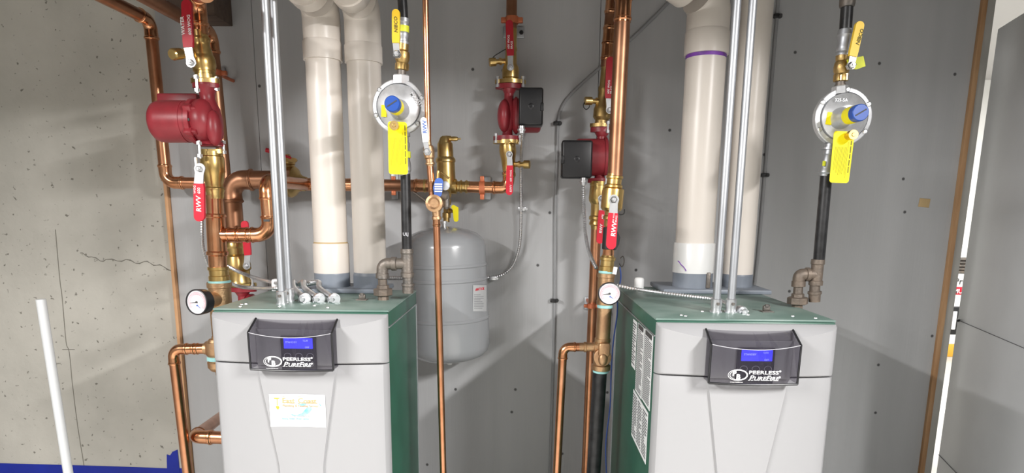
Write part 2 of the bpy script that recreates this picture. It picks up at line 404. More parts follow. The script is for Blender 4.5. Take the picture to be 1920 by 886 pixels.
# ------------------------------------------------------------------ boilers
def boiler(x0, x1, yf, yb, zt, label, side, sticker):
    xc, W = (x0+x1)/2, x1-x0; zb = .10
    t = thing('boiler', label, 'boiler', (xc, (yf+yb)/2, 0))
    bm = NB(); box(bm, Vector((xc, (yf+yb)/2, (zt+zb)/2)), (W, yb-yf, zt-zb), bev=.004); cab = obj('cabinet', bm, 'green', t, 'dark green metal cabinet')
    bm = NB(); box(bm, Vector((xc, (yf+yb)/2, zb/2)), (W-.06, yb-yf-.06, zb)); obj('base', bm, 'iron_black', t)
    bm = NB(); box(bm, Vector((xc, (yf+yb)/2+.002, zt+.0025)), (W+.002, yb-yf-.004, .005), bev=.0015); top = obj('top_panel', bm, 'green_top', t, 'dusty green top panel')
    bm = NB()
    for k in range(7):
        px = x0+W*random.uniform(.06, .94); py = yf+random.uniform(.03, .14)
        lathe(bm, Vector((px, py, zt+.0045)), UP, [(0, .005), (.002, .0045), (.003, .002)], 10)
    obj('screw', bm, 'steel', top)
    bm = NB()   # seam below the rim of the side, and the rear edge
    xs = x1 if side == 'right' else x0; sg = 1 if side == 'right' else -1
    box(bm, Vector((xs+sg*.0012, (yf+yb)/2, zt-.038)), (.003, yb-yf-.01, .003))
    box(bm, Vector((xs+sg*.0012, yb-.012, (zt-.038+zb)/2)), (.003, .003, zt-.038-zb)); obj('side_seam', bm, 'galv', cab)
    bm = NB(); box(bm, Vector((xc, yb+.045, (zt+zb)/2-.02)), (W-.09 if side == 'right' else W-.002, .09, zt-zb-.06), bev=.003); obj('back_panel', bm, 'galv' if side == 'right' else 'grey_tube', t, 'grey rear panel')
    # ---- grey plastic front: header and lower panel
    zs = zt-.128
    def skirt(bm, grid):
        vs = [[bm.verts.new(p) for p in row] for row in grid]
        for i in range(len(vs)-1):
            for j in range(len(vs[0])-1): bm.faces.new((vs[i][j], vs[i][j+1], vs[i+1][j+1], vs[i+1][j]))
        edge = vs[0] + [r[-1] for r in vs[1:]] + vs[-1][-2::-1] + [r[0] for r in vs[-2:0:-1]]
        bk = [bm.verts.new(Vector((v.co.x, yf+.003, v.co.z))) for v in edge]
        for k in range(len(edge)):
            bm.faces.new((edge[k], bk[k], bk[(k+1) % len(edge)], edge[(k+1) % len(edge)]))
    N = 40
    us = [0, .004, .012, .025, .045]+[.045+.91*k/N for k in range(1, N)]+[.955, .975, .988, .996, 1]
    def sidefall(u):
        d = min(u, 1-u)/.045
        return 1 if d >= 1 else math.sqrt(max(0, 1-(1-d)**2))
    def bulge(u): return sidefall(u)*.022 + .022*(1-(2*u-1)**2)
    bm = NB(); rows = []
    for f in (0, .02, .05, .2, .4, .6, .8, .93, .97, 1, 1.02, 1.1, 1.5, 2, 2.5, 3, 3.4, 3.46, 3.5):
        row = []
        for u in us:
            hc = .006+.030*(1-(2*u-1)**2)
            if f <= 1: z = zt-.004-hc*f; o = bulge(u)*(.12+.88*f**.75) if f > 0 else 0
            else: z = zt-.004-hc-(zs+.002-0-0 and (zt-.004-hc-(zs+.0015)))*(f-1)/2.5; o = bulge(u)*(1 if f < 3.42 else .93 if f < 3.48 else .8)
            row.append(Vector((x0+W*u, yf-o, z)))
        rows.append(row)
    skirt(bm, rows); hd = obj('header_panel', bm, 'boiler', t, 'light grey header panel', ang=25)
    bm = NB(); rows = []; zl = zb+.02
    for i in range(36):
        v = i/35; z = zs-.0015-(zs-zl)*v
        drop = min(1, (zs-z)/.26); uL = .335-.0+.035*drop+.03*max(0, v-.3); uR = 1-uL
        uL -= .06*(1-drop); uR += .06*(1-drop)
        cols = [(u, 0) for u in (0, .004, .012, .025, .045)]+[(.045+(uL-.045)*k/8, 0) for k in range(1, 8)]+[(uL-.004, 0), (uL+.004, 1)]
        cols += [(uL+(uR-uL)*k/12, 1) for k in range(1, 12)]+[(uR-.004, 1), (uR+.004, 0)]+[(uR+(.955-uR)*k/8, 0) for k in range(1, 8)]+[(u, 0) for u in (.955, .975, .988, .996, 1)]
        e = 1 if 0 < i < 35 else .85
        rows.append([Vector((x0+W*u, yf-e*(bulge(u)+(.006 if c else 0)), z)) for u, c in cols])
    skirt(bm, rows); lp = obj('front_panel', bm, 'boiler', t, 'light grey front panel', ang=20)
    # ---- smoked cover over the display
    cw, yq = .2035, yf-.078
    cz0, cz1, cz2 = zs-.004, zt-.040, zt-.014
    a0, a1 = xc-cw/2, xc+cw/2; n = 12
    front = lambda u: yq-.010*(1-(2*u-1)**2)
    fold = lambda u: cz1-.010*(1-(2*u-1)**2)
    bm = NB(); g = []
    for k in range(n+1):
        u = k/n; x = a0+cw*u
        g.append([bm.verts.new((x, yf-.028-.02*(1-(2*u-1)**2), cz2)), bm.verts.new((x, front(u), fold(u))), bm.verts.new((x, front(u)+.002, cz0))])
    for k in range(n):
        for j in range(2): bm.faces.new((g[k][j], g[k+1][j], g[k+1][j+1], g[k][j+1]))
    for e, x in ((0, a0), (n, a1)):
        w = bm.verts.new((x, yf-.02, cz0)); bm.faces.new((g[e][0], g[e][1], g[e][2], w))
    r = bmesh.ops.solidify(bm, geom=bm.faces[:], thickness=.002)
    cv = obj('display_cover', bm, 'smoked', t, 'smoked clear plastic cover')
    bm = NB()
    for x in (a0, a1):
        tube(bm, [Vector((x, yf-.026, cz2)), Vector((x, yq, cz1)), Vector((x, yq+.002, cz0))], .0026, 8)
    tube(bm, [Vector((a0+cw*k/n, front(k/n)+.002, cz0)) for k in range(n+1)], .0028, 8)
    obj('cover_rim', bm, 'black_pl', cv)
    bm = NB(); tube(bm, [Vector((a0+cw*k/n, front(k/n)-.0006, fold(k/n))) for k in range(n+1)], .0009, 6); obj('fold_highlight', bm, 'white_dim', cv)  # thin pale tube painted in as the highlight along the cover's fold
    yb_ = yf-.052
    bm = NB(); kx = xc+.0105; box(bm, Vector((xc, yf-.046, (cz0+cz1)/2+.004)), (cw-.012, .006, .092), bev=.002); obj('display_backing', bm, 'grey_tube', t)
    bm = NB(); box(bm, Vector((kx, yb_, cz1-.056)), (.088, .006, .088), bev=.003); kp = obj('keypad', bm, 'keypad', t)
    bm = NB(); box(bm, Vector((kx+.001, yb_-.004, cz1-.030)), (.071, .004, .026), bev=.001); lcd = obj('screen', bm, 'lcd', kp)
    glyphs([('STANDBY', -.030, .003, .0065, 0, 0), ('12:30', .013, .0075, .006, 0, 0), ('OFF', .018, -.0095, .006, 0, 0)], Vector((kx, yb_-.0066, cz1-.032)), RT, UP, 'lcd_txt', kp, 'screen_lettering')
    for bx_, bz in ((-.027, -.062), (.001, -.062), (.029, -.062), (.001, -.081), (.029, -.081)):
        bm = NB(); c = Vector((kx+bx_, yb_-.0035, cz1+bz)); pts = [c+RT*(.0085*math.cos(2*PI*k/20))+UP*(.007*math.sin(2*PI*k/20)) for k in range(21)]
        tube(bm, pts, .0006, 6); obj('key', bm, 'white_dim', kp)
    # lettering and emblem on the cover
    yl = yq-.012
    m1 = rad(1, P(550, 675, 1.5))*1.0
    o = Vector((xc, yl, cz0))
    glyphs([('PEERLESS', -.0165, .0262, .0112, 0, .015, 1.52)], o, RT, UP, 'white', cv, 'lettering', 'white brand lettering')
    glyphs([('P', -.0155, .0115, .0165, .28, .012, 1.2), ('URE', -.0045, .0115, .0125, .28, .012, 1.2), ('F', .0225, .0115, .0165, .28, .012, 1.2), ('IRE', .0315, .0115, .0125, .28, .012, 1.2)], o, RT, UP, 'white', cv, 'lettering', 'white italic brand lettering')
    bm = NB()   # small serifs of the italic line
    for k in range(9): box(bm, o+RT*(-.0145+.0072*k)+UP*.0118, (.0048, .0006, .0009))
    obj('lettering_serif', bm, 'white', cv)
    bm = NB(); c = o+RT*-.0405+UP*.0235
    for s in (1, .86):
        tube(bm, [c+RT*(.0222*s*math.cos(2*PI*k/40)+(.001 if s < 1 else 0))+UP*(.0128*s*math.sin(2*PI*k/40)) for k in range(41)], .0006, 6)
    obj('emblem_oval', bm, 'white', cv)
    glyphs([('P', -.0125, -.0015, .0165, 0, .04), ('B', -.0035, -.0095, .0165, 0, .04)], c, RT, UP, 'white', cv, 'emblem_lettering')
    glyphs([('www.peerlessboilers.com', -.017, -.0175, .0028, 0, 0)], c, RT, UP, 'white', cv, 'address_lettering')
    bm = NB()
    for dz in (.0335, .0195): lathe(bm, o+RT*.0545+UP*dz+BACK*.0005, -BACK, [(0, .0022), (.0009, .0022)], 14)
    obj('trademark_dot', bm, 'white', cv)
    # clip on the top, vent plate with two collars
    return t, cab, top

ZT = EYE-.255
bl, blcab, bltop = boiler(-.789, -.343, 1.60, 2.03, ZT, 'left boiler, light grey front carrying a white company sticker', 'right', True)
br, brcab, brtop = boiler(.317, .744, 1.53, 2.20, ZT, 'right boiler, light grey front without a sticker, printed notices on its green side', 'left', False)

# company sticker on the left boiler, following the curve of the panel
sp = [P(505, 737, 1.555), P(610, 737, 1.555), P(611, 800, 1.555)]
sx0, sx1, sz1, sz0 = sp[0].x, sp[1].x, sp[0].z-.001, sp[2].z
def bly(x):
    u = (x+.789)/.446; return 1.60-(.022+.022*(1-(2*u-1)**2))-.0063
bm = NB(); top_, bot_ = [], []
for k in range(13):
    x = sx0+(sx1-sx0)*k/12; dz = .002*math.sin(PI*k/12)
    top_.append(Vector((x, bly(x)-.0012, sz1+dz))); bot_.append(Vector((x, bly(x)-.0012, sz0+dz)))
sheet(bm, top_, bot_, BACK*.0008)
stk = obj('sticker', bm, 'paper', bl, 'white company sticker with blue wave')
m1 = (sx1-sx0)/105.0
def spt(px, py): x = sx0+(px-505)*m1; return Vector((x, bly(x)-.0018, sz1-(py-737)*(sz1-sz0)/63))
glyphs([('East', 0, 0, .0195, 0, .012), ('Coast', .040, 0, .0195, 0, .012)], spt(530, 752.5)-BACK*.001, RT, UP, 'gold', stk, 'lettering')
bm = NB()
def srf(x, y, w): c = spt(x, y)-BACK*.0012; box(bm, c, (w*m1, .0008, .0008))
for x in (532.5, 541, 547, 551.5, 561, 571, 578, 584, 589, 594): srf(x, 752.4, 4.5)
for x in (533, 563): srf(x, 740.3, 6)
obj('lettering_serif', bm, 'gold', stk)
glyphs([('Plumbing & Heating Service', 0, 0, .0082, .1, 0)], spt(530, 759.5)-BACK*.001, RT, UP, 'gold', stk, 'lettering')
glyphs([('For All Your Plumbing Needs', 0, 0, .0052, 0, 0)], spt(536, 778.5)-BACK*.001, RT, UP, 'print', stk, 'lettering')
glyphs([('Heating  Boilers  Water  Service', 0, 0, .0052, 0, 0)], spt(528, 784)-BACK*.001, RT, UP, 'sky', stk, 'lettering')
bm = NB(); wp = [(536, 769), (545, 774), (556, 775.5), (566, 772), (572, 765), (577, 760), (584, 760), (585, 764), (580, 771), (572, 776), (560, 777.5), (548, 776)]
prism(bm, [spt(*p) for p in wp], -BACK*.0006)
wp = [(559, 753.5), (566, 754), (574, 752.5), (575, 756), (566, 757.5)]; prism(bm, [spt(*p) for p in wp], -BACK*.0005)
wp = [(599, 752), (602, 756), (603, 758), (600, 757)]; prism(bm, [spt(*p) for p in wp], -BACK*.0005)
obj('wave', bm, 'sky', stk)
bm = NB()
for p in ([(520, 745), (521, 745), (521, 758), (520, 758)], [(518, 759), (523, 759), (524, 762), (521.5, 766), (519, 764), (517.5, 761)], [(514, 743), (526, 743), (524, 745), (516, 745.5)]): prism(bm, [spt(*q) for q in p], -BACK*.0006)
obj('faucet_drawing', bm, 'amber', stk)
bm = NB()
for (x, y, w) in [(520, 790, 10), (516, 794, 14), (530, 794, 8), (542, 789, 16), (540, 793.5, 20), (568, 789, 12), (567, 793, 18), (594, 790, 6), (591, 767, 8), (592, 771, 8)]:
    prism(bm, [spt(x, y), spt(x+w, y), spt(x+w, y+1), spt(x, y+1)], -BACK*.0006)
obj('small_print', bm, 'print', stk)

# printed notices on the left side of the right boiler
xs_ = .317
def side_pt(px, py):
    """point on the plane x = xs_ seen at that photo pixel"""
    w = _w(Vector(((px-XP)/F, (YP-py)/F, 1))); s = xs_/w.x
    return Vector((xs_, w.y*s, w.z*s+EYE))
def notice(corners, rows, cols, bar=False):
    q = [side_pt(*c) for c in corners]      # TL TR BR BL ; rebuilt as an upright rectangle
    y0 = (q[0].y+q[3].y)/2; y1 = (q[1].y+q[2].y)/2; z1 = (q[0].z+q[1].z)/2; z0 = (q[2].z+q[3].z)/2
    bm = NB(); box(bm, Vector((xs_-.0016, (y0+y1)/2, (z0+z1)/2)), (.0012, abs(y0-y1), z1-z0)); s = obj('notice', bm, 'paper', br, 'white printed notice')
    bm = NB(); h = (z1-z0)/(rows+2); w = y1-y0
    for r in range(rows):
        for c in range(cols):
            f0 = (c+.08)/cols; f1 = f0+(.84/cols)*random.choice((1, 1, 1, .95, .6)); a, b = y0+w*f0, y0+w*f1
            box(bm, Vector((xs_-.0025, (a+b)/2, z1-h*(r+1.4))), (.0006, abs(a-b), h*.42))
    obj('small_print', bm, 'print_dark', s)
    if bar:
        bm = NB(); box(bm, Vector((xs_-.0025, (y0+y1)/2, z1-.006)), (.0008, abs(w)*.8, .010)); obj('heading_bar', bm, 'seam', s)
notice([(1190, 598), (1196, 604), (1191, 692), (1184, 683)], 16, 1)
notice([(1198, 604), (1209, 615), (1204, 748), (1192, 731)], 34, 1, True)
notice([(1211, 615), (1226, 630), (1219, 768), (1205, 750)], 34, 1, True)
notice([(1189, 731), (1217, 772), (1211, 868), (1185, 815)], 16, 3)

# vent adapters: grey plate with two collars at the rear of each top
def vent_plate(parent, cols, x0, x1, y0, y1):
    bm = NB(); box(bm, Vector(((x0+x1)/2, (y0+y1)/2, ZT+.012)), (x1-x0, y1-y0, .014), bev=.004); pl = obj('vent_plate', bm, 'cpvc', parent, 'dark grey vent plate')
    for c, r, h in cols:
        bm = NB(); lathe(bm, Vector((c.x, c.y, ZT+.018)), UP, [(0, r*1.0), (h*.78, r), (h*.8, r*1.0), (h, r*.94), (h, r*.86)], 40); obj('vent_collar', bm, 'cpvc', pl)

# ------------------------------------------------------------------ white plastic flue pipes
def mline(a, b, Y):
    """vertical axis through two photo points at distance Y: mean x"""
    p, q = P(*a, Y), P(*b, Y); return (p.x+q.x)/2
def zat(x, y, Y): return P(x, y, Y).z
Y1 = 2.0; x1 = mline((602.5, 112), (623, 450), Y1); x2 = mline((681, 112), (695, 500), Y1)
rp = rad(31.5, P(612, 280, Y1)); 
Y3 = 2.10; x3 = mline((1327, 95), (1300, 450), Y3); r3 = rad(36, P(1313, 280, Y3))
Y4 = 2.13; x4 = mline((1423, 20), (1379, 500), Y4); r4 = rad(28.5, P(1400, 280, Y4))
vent_plate(bltop, [(Vector((x1, Y1, 0)), rp*1.07, zat(625, 512, Y1-rp)-ZT-.012), (Vector((x2, Y1, 0)), rp*1.04, zat(695, 516, Y1-rp)-ZT-.012)], -.690, -.425, 1.925, 2.09)
vent_plate(brtop, [(Vector((x3, Y3, 0)), r3*1.05, zat(1297, 510, Y3-r3)-ZT-.012), (Vector((x4, Y4, 0)), r4*1.03, zat(1380, 516, Y4-r4)-ZT-.012)], .435, .772, 2.015, 2.24)
def flue(name, label, x, Y, r, zb, zhub, hub_h, dirn, hubr=1.11, Rb=.105, runout=.5):
    t = thing(name, label, 'pipe', (x, Y, zb), 'cream flue pipes above the boilers')
    bm = NB(); cyl(bm, Vector((x, Y, zb)), Vector((x, Y, zhub+.02)), r, 40); obj('pipe', bm, 'pvc', t)
    if dirn is None: return t
    zc = zhub+hub_h+Rb*math.tan(dirn.angle(UP)/2)
    path = fillet([Vector((x, Y, zhub+hub_h-.002)), Vector((x, Y, zc)), Vector((x, Y, zc))+dirn*(Rb*2.2)], Rb, 16)[:-1]
    bm = NB(); lathe(bm, Vector((x, Y, zhub)), UP, [(0, r*1.01), (0, r*hubr), (hub_h*.9, r*hubr), (hub_h, r*1.05)], 40)
    tube(bm, path, r*1.06, 40); e = Vector((x, Y, zc))+dirn*Rb*math.tan(dirn.angle(UP)/2)
    lathe(bm, e-dirn*.002, dirn, [(0, r*1.06), (.004, r*hubr), (hub_h*1.05, r*hubr), (hub_h*1.05, r*1.01)], 40)
    obj('elbow', bm, 'pvc', t)
    bm = NB(); cyl(bm, e+dirn*.02, e+dirn*(runout+.1), r, 40); obj('pipe', bm, 'pvc', t, 'run of pipe leading out from the elbow')
    return t
fl1 = flue('flue_pipe', 'cream flue pipe with a brown glue line over its foot coupling, on left boiler', x1, Y1, rp, zat(623, 508, Y1-rp), zat(602, 107, Y1-rp), .055, (Vector((.0, -1, .02))).normalized(), 1.11, .105)
bm = NB(); za, zb_ = zat(623, 513, Y1-rp), zat(623, 457, Y1-rp); lathe(bm, Vector((x1, Y1, za)), UP, [(0, rp*1.01), (0, rp*1.07), (zb_-za-.003, rp*1.07), (zb_-za, rp*1.05), (zb_-za, rp)], 40); obj('coupling', bm, 'pvc', fl1)
bm = NB(); lathe(bm, Vector((x1, Y1, zb_)), UP, [(0, rp), (0, rp*1.012), (.004, rp*1.012), (.004, rp)], 40); obj('glue_ring', bm, 'gold', fl1, 'brown glue line')
fl2 = flue('flue_pipe', 'cream flue pipe beside the black gas pipe, right of the pair on left boiler', x2, Y1, rp*.98, zat(695, 517, Y1-rp), zat(680, 112, Y1-rp), .052, (Vector((.0, -1, .02))).normalized(), 1.10, .110)
fl3 = flue('flue_pipe', 'thick cream flue pipe with purple primer under its elbow, on right boiler', x3, Y3, r3, zat(1297, 508, Y3-r3), zat(1326, 95, Y3-r3), .070, Vector((-.82, -.48, .30)).normalized(), 1.10, .12, .0)
bm = NB(); zz = zat(1326, 102, Y3-r3); lathe(bm, Vector((x3, Y3, zz)), UP, [(0, r3), (0, r3*1.006), (.024, r3*1.006), (.024, r3)], 40); obj('primer_stain', bm, 'purple', fl3, 'purple primer ring')
za, zb_ = zat(1297, 513, Y3-r3), zat(1297, 456, Y3-r3)
bm = NB(); lathe(bm, Vector((x3, Y3, za)), UP, [(0, r3*1.01), (0, r3*1.075), (zb_-za-.003, r3*1.075), (zb_-za, r3*1.05), (zb_-za, r3)], 40); cp = obj('coupling', bm, 'pvc_new', fl3, 'bright white coupling')
bm = NB(); sq = [(1275, 489), (1277, 491), (1279, 495), (1283, 500), (1286, 505), (1287, 508)]
def on_cyl(px, py, x, Y, r):
    p = P(px, py, Y-r*.9); dx = max(-r*.98, min(r*.98, p.x-x)); return Vector((x+dx, Y-math.sqrt(max(r*r-dx*dx, 0)), P(px, py, Y-math.sqrt(max(r*r-dx*dx, 0))).z))
tube(bm, smooth([on_cyl(a, b, x3, Y3, r3*1.078) for a, b in sq], 4), .0016, 6); obj('pen_mark', bm, 'purple', cp, 'purple pen squiggle')
fl4 = flue('flue_pipe', 'straight cream flue pipe behind the two steel conduits on right boiler', x4, Y4, r4, zat(1380, 517, Y4-r4), 2.60, .07, None)
# clamp between the right collars
bm = NB(); c = P(1327, 525, 2.05); box(bm, c, (.014, .02, .05), bev=.003); cyl(bm, c+RT*-.012+UP*.012, c+RT*-.028+UP*.012, .006); tag(obj('hose_clamp', bm, 'iron'), 'small dark screw clamp between the two grey collars of right boiler', 'clamp')

# ------------------------------------------------------------------ expansion tank
Yt = 2.32; tk = thing('expansion_tank', 'grey steel expansion tank hanging between the boilers', 'tank', P(835, 678, Yt))
bm = NB()
turn(bm, (832, 426), (843, 680), Yt, [(424, 2), (424.5, 12), (427, 28), (431, 45), (437, 60), (444, 69), (452, 74.5), (462, 76.5), (492, 77), (494, 78.5), (497, 78.5), (499, 77), (518, 77), (520, 78.5), (523, 78.5), (525, 77), (590, 77), (592, 78.2), (595, 78.2), (597, 77), (645, 77), (655, 74), (663, 66), (669, 52), (673, 35), (675, 15), (675.5, 2)], 56)
obj('tank_body', bm, 'tank', tk)
rt_ = rad(77, P(838, 560, Yt)); tx = P(838, 560, Yt).x
def tank_pt(px, py, e=1.004): return on_cyl(px, py, tx, Yt, rt_*e)
def tank_patch(pxs, y0, y1, e):
    bm = NB(); a = [tank_pt(x, y0, e) for x in pxs]; b = [tank_pt(x, y1, e) for x in pxs]
    cc = Vector((tx, Yt, 0)); off = (cc-Vector((a[3].x, a[3].y, 0))).normalized()*.0008; sheet(bm, a, b, off); return bm
lb = obj('label_sticker', tank_patch([886, 890, 894, 898, 902, 906, 909], 534, 583, 1.012), 'print', tk, 'grey and white maker label')
bm = NB()
for k in range(9):
    a, b = tank_pt(888, 552+k*3.2, 1.020), tank_pt(random.choice((904, 899, 902)), 552+k*3.2, 1.020); tube(bm, [a, tank_pt(895, 552+k*3.2, 1.02), b], .0008, 5)
obj('small_print', bm, 'tank', lb)
a, b = tank_pt(890, 545, 1.025), tank_pt(906, 543, 1.025); rr = (b-a).normalized()
glyphs([('AMTROL', 0, 0, .013, .2, .02)], a, Vector((rr.x, rr.y, 0)).normalized(), UP, 'red', lb, 'lettering', 'red maker lettering')
bm = NB(); turn(bm, (832, 405), (833, 428), Yt, [(414, 6), (414, 7), (419, 7), (419, 5), (428, 5)], 16); obj('nipple', bm, 'steel', tk)
bm = NB(); turn(bm, (843, 672), (843, 690), Yt, [(672, 5), (679, 4), (679, 5), (683, 4.5)], 12); obj('air_valve', bm, 'white', tk)

# ------------------------------------------------------------------ steel conduits standing on the boilers
def conduit(x, Y, label):
    zb = ZT+.005
    t = thing('steel_conduit', label, 'conduit', (x, Y, zb), 'galvanised conduits rising from the boilers'); r = .0098
    bm = NB(); cyl(bm, Vector((x, Y, zb+.02)), Vector((x, Y, 2.615)), r, 20); obj('tube', bm, 'galv', t)
    bm = NB(); lathe(bm, Vector((x, Y, zb)), UP, [(0, r*1.6), (.004, r*1.6), (.004, r*1.3), (.014, r*1.28), (.014, r*1.42), (.034, r*1.38), (.036, r*1.05)], 20)
    f = obj('connector', bm, 'steel', t); bm = NB(); cyl(bm, Vector((x, Y-r*1.2, zb+.024)), Vector((x, Y-r*1.9, zb+.024)), .004, 10); obj('screw', bm, 'iron', f)
ml = lambda a, b, Y: mline(a, b, Y)
conduit(ml((495, 0), (529.5, 555), 1.69), 1.69, 'nearer steel conduit on the left boiler, beside the thick copper loop')
conduit(ml((511, 0), (543, 555), 1.75), 1.75, 'second steel conduit close behind the first on the left boiler')
conduit(ml((1385, 0), (1340, 575), 1.64), 1.64, 'left of the two steel conduits on the right boiler')
conduit(ml((1415.5, 0), (1367, 577), 1.64), 1.64, 'right of the two steel conduits on the right boiler')

# small clips and caps on the boiler tops
for par, p in ((bltop, P(679, 571, 1.79)), (brtop, P(1437, 590, 1.66))):
    bm = NB(); c = Vector((p.x, p.y, ZT+.006)); box(bm, c, (.030, .026, .003), bev=.001); box(bm, c+UP*.008+BACK*.004, (.018, .012, .014), bev=.003); cyl(bm, c+UP*.012, c+UP*.018, .006); obj('latch_clip', bm, 'iron', par, 'small dark latch clip')
for par, px, py, Y, h, rr_ in ((bltop, 518, 548, 1.98, .036, .013), (brtop, 1198, 536, 2.16, .036, .0165)):
    p = P(px, py, Y); bm = NB(); lathe(bm, Vector((p.x, Y, ZT+.005)), UP, [(0, rr_), (h*.8, rr_*.97), (h*.95, rr_*.8), (h, rr_*.4)], 20); obj('white_cap', bm, 'white', par, 'white plastic cap')
# ------------------------------------------------------------------ plumbing helpers
def px3(pts, Y=None): return [P(p[0], p[1], p[2] if len(p) > 2 else Y) for p in pts]
def sleeve(bm, p, d, L, r, bead=1.17):
    """press coupling sleeve with a bead near each end"""
    lathe(bm, p-d*(L/2), d, [(0, r*1.0), (0, r*1.07), (L*.06, r*1.08), (L*.10, r*bead), (L*.17, r*bead), (L*.21, r*1.08), (L*.5, r*1.06), (L*.79, r*1.08), (L*.83, r*bead), (L*.90, r*bead), (L*.94, r*1.08), (L, r*1.07), (L, r*1.0)], 24)
def elbow_bm(pts, i, r, R, ext):
    sub = fillet([pts[i-1], pts[i], pts[i+1]], R, 12); p = pts[i]; d1 = (pts[i-1]-p).normalized(); d2 = (pts[i+1]-p).normalized()
    t = min(R/math.tan(d1.angle(d2)/2), (pts[i-1]-p).length*.49, (pts[i+1]-p).length*.49)
    arc = sub[1:-1]; L = ext; e = []
    prof = [(1.02, 1.0), (1.0, 1.08), (.92, 1.10), (.86, 1.2), (.70, 1.2), (.62, 1.10), (.1, 1.06)]
    a = [(p+d1*(t+L*f), r*k) for f, k in prof]; b = [(p+d2*(t+L*f), r*k) for f, k in prof[::-1]]
    bm = NB(); seq = a+[(q, r*1.06) for q in arc]+b; tube(bm, [s[0] for s in seq], [s[1] for s in seq], 24); return bm
def run(name, label, cat, pts, hw, m='copper', mf='copper_fit', R=None, ext=None, elbows=True, group=None, sleeves=(), ref=0, parent=None):
    """round pipe through world points; hw half width in pixels at point ref; press elbows at the corners; sleeves: (segment, fraction)"""
    r = rad(hw, pts[ref]); R = R or r*1.7; ext = ext or r*1.5
    low = min(pts, key=lambda q: q.z)
    t = parent or thing(name, label, cat, low, group)
    bm = NB(); tube(bm, fillet(pts, R, 10), r, 24); obj('pipe', bm, m, t)
    if elbows:
        for i in range(1, len(pts)-1):
            if (pts[i-1]-pts[i]).angle(pts[i+1]-pts[i]) < 2.6: obj('elbow', elbow_bm(pts, i, r, R, ext), mf, t)
    for s, f in sleeves:
        a, b = pts[s], pts[s+1]; bm = NB(); sleeve(bm, a+(b-a)*f, (b-a).normalized(), r*3.2, r); obj('press_coupling', bm, mf, t)
    return t
def lever(t, pivot, path, grip, hw, Y, m='red', plate_hw=None, th=.004, Yg=None, lbl=None):
    """flat steel lever from the pivot plus vinyl grip (photo points)"""
    ph = plate_hw or hw*.8
    bm = NB(); ribbon(bm, [(pivot[0], pivot[1], ph*1.15), (pivot[0]+(path[0]-pivot[0])*.3, pivot[1]+(path[1]-pivot[1])*.3, ph*.9), (*path, ph*.95)], Y, th, True, False)
    pl = obj('lever_plate', bm, 'steel', t)
    bm = NB(); p = P(*pivot, Y); lathe(bm, p+BACK*.012, -BACK, [(0, .010), (.012, .010), (.012, .0085), (.019, .0085), (.021, .006)], 6); lathe(bm, p-BACK*.009, -BACK, [(0, .004), (.004, .0035)], 10); obj('lever_nut', bm, 'steel', t)
    bm = NB(); ribbon(bm, [(*path, hw*.92), (path[0]+(grip[0]-path[0])*.15, path[1]+(grip[1]-path[1])*.15, hw), (*grip, hw)], (Yg or Y)-.003, th+.006, False, True)
    g = obj('lever_grip', bm, m, t, lbl)
    return g
def grip_text(g, body, px, py, Y, size, ang, m='white', bold=.02):
    """lettering along a grip, rotated ang degrees in the view"""
    a = math.radians(ang); right = RT*math.cos(a)+UP*math.sin(a); up = -RT*math.sin(a)+UP*math.cos(a)
    glyphs(body if isinstance(body, list) else [(body, 0, 0, size, 0, bold)], P(px, py, Y)-BACK*.0035, right, up, m, g)
def port(t, a, b, Y, hw, m='brass', strap=None):
    """side drain port with a knurled cap, from photo point a outwards to b"""
    f = lambda k: a[0]+(b[0]-a[0])*k
    bm = NB(); turn(bm, a, b, Y, [(f(0), hw*.75), (f(.3), hw*.75), (f(.3), hw*1.0), (f(.42), hw*1.0), (f(.42), hw*.7), (f(.62), hw*.7), (f(.62), hw*1.15), (f(.95), hw*1.2), (f(1), hw*1.0)] , 12); p = obj('drain_port', bm, m, t)
    if strap:
        bm = NB(); tube(bm, smooth(px3(strap, Y if not isinstance(Y, tuple) else Y[1]), 6), .0016, 8); obj('cap_strap', bm, 'rubber', p)
def bolt(bm, c, L, r=.0055):
    L *= .8; r *= .85; lathe(bm, c-UP*(L/2), UP, [(0, r), (L, r)], 10)
    for s in (-1, 1): lathe(bm, c+UP*(s*L*.36)-UP*.0045, UP, [(0, r*1.75), (.009, r*1.75)], 6)
def oval_flange(bm, c, hw, th, d=None):
    """two-bolt flange: rounded bar across x, round in the middle"""
    pts = []
    n = 36
    for k in range(n):
        a = 2*PI*k/n; ca, sa = math.cos(a), math.sin(a)
        rx = hw*(.74+.26*abs(ca)**2.5); pts.append(Vector((c.x+rx*ca, c.y+hw*.66*sa, c.z-th/2)))
    prism(bm, pts, UP*th)

# ------------------------------------------------------------------ piping on the left
Yp = 2.4
run('copper_pipe', 'slim copper pipe coming from above at far left and turning down the concrete', 'pipe',
    [P(262, 32, Yp)+Vector((-.0, -1.15, 0)), P(281, 38, Yp), P(312, 342, Yp), P(420, 344, Yp)], 11, 'copper', ref=1, group='copper pipes of the left boiler')
Yb = 2.36
t = run('copper_pipe', 'dull copper riser behind the left red pump, running out along the ceiling', 'pipe',
    [P(396, 66, Yb)+Vector((0, -1.2, 0)), P(396, 62, Yb), P(423, 345, Yb), P(424, 352, Yb)], 11.5, 'copper_dull', 'copper', ref=1, elbows=False, group='copper pipes of the left boiler')
pts = [P(396, 66, Yb)+Vector((0, -1.2, 0)), P(396, 62, Yb), P(423, 345, Yb)]; r = rad(11.5, pts[1]); obj('elbow', elbow_bm(pts, 1, r, r*1.7, r*1.5), 'copper_fit', t)

Yc = 2.0
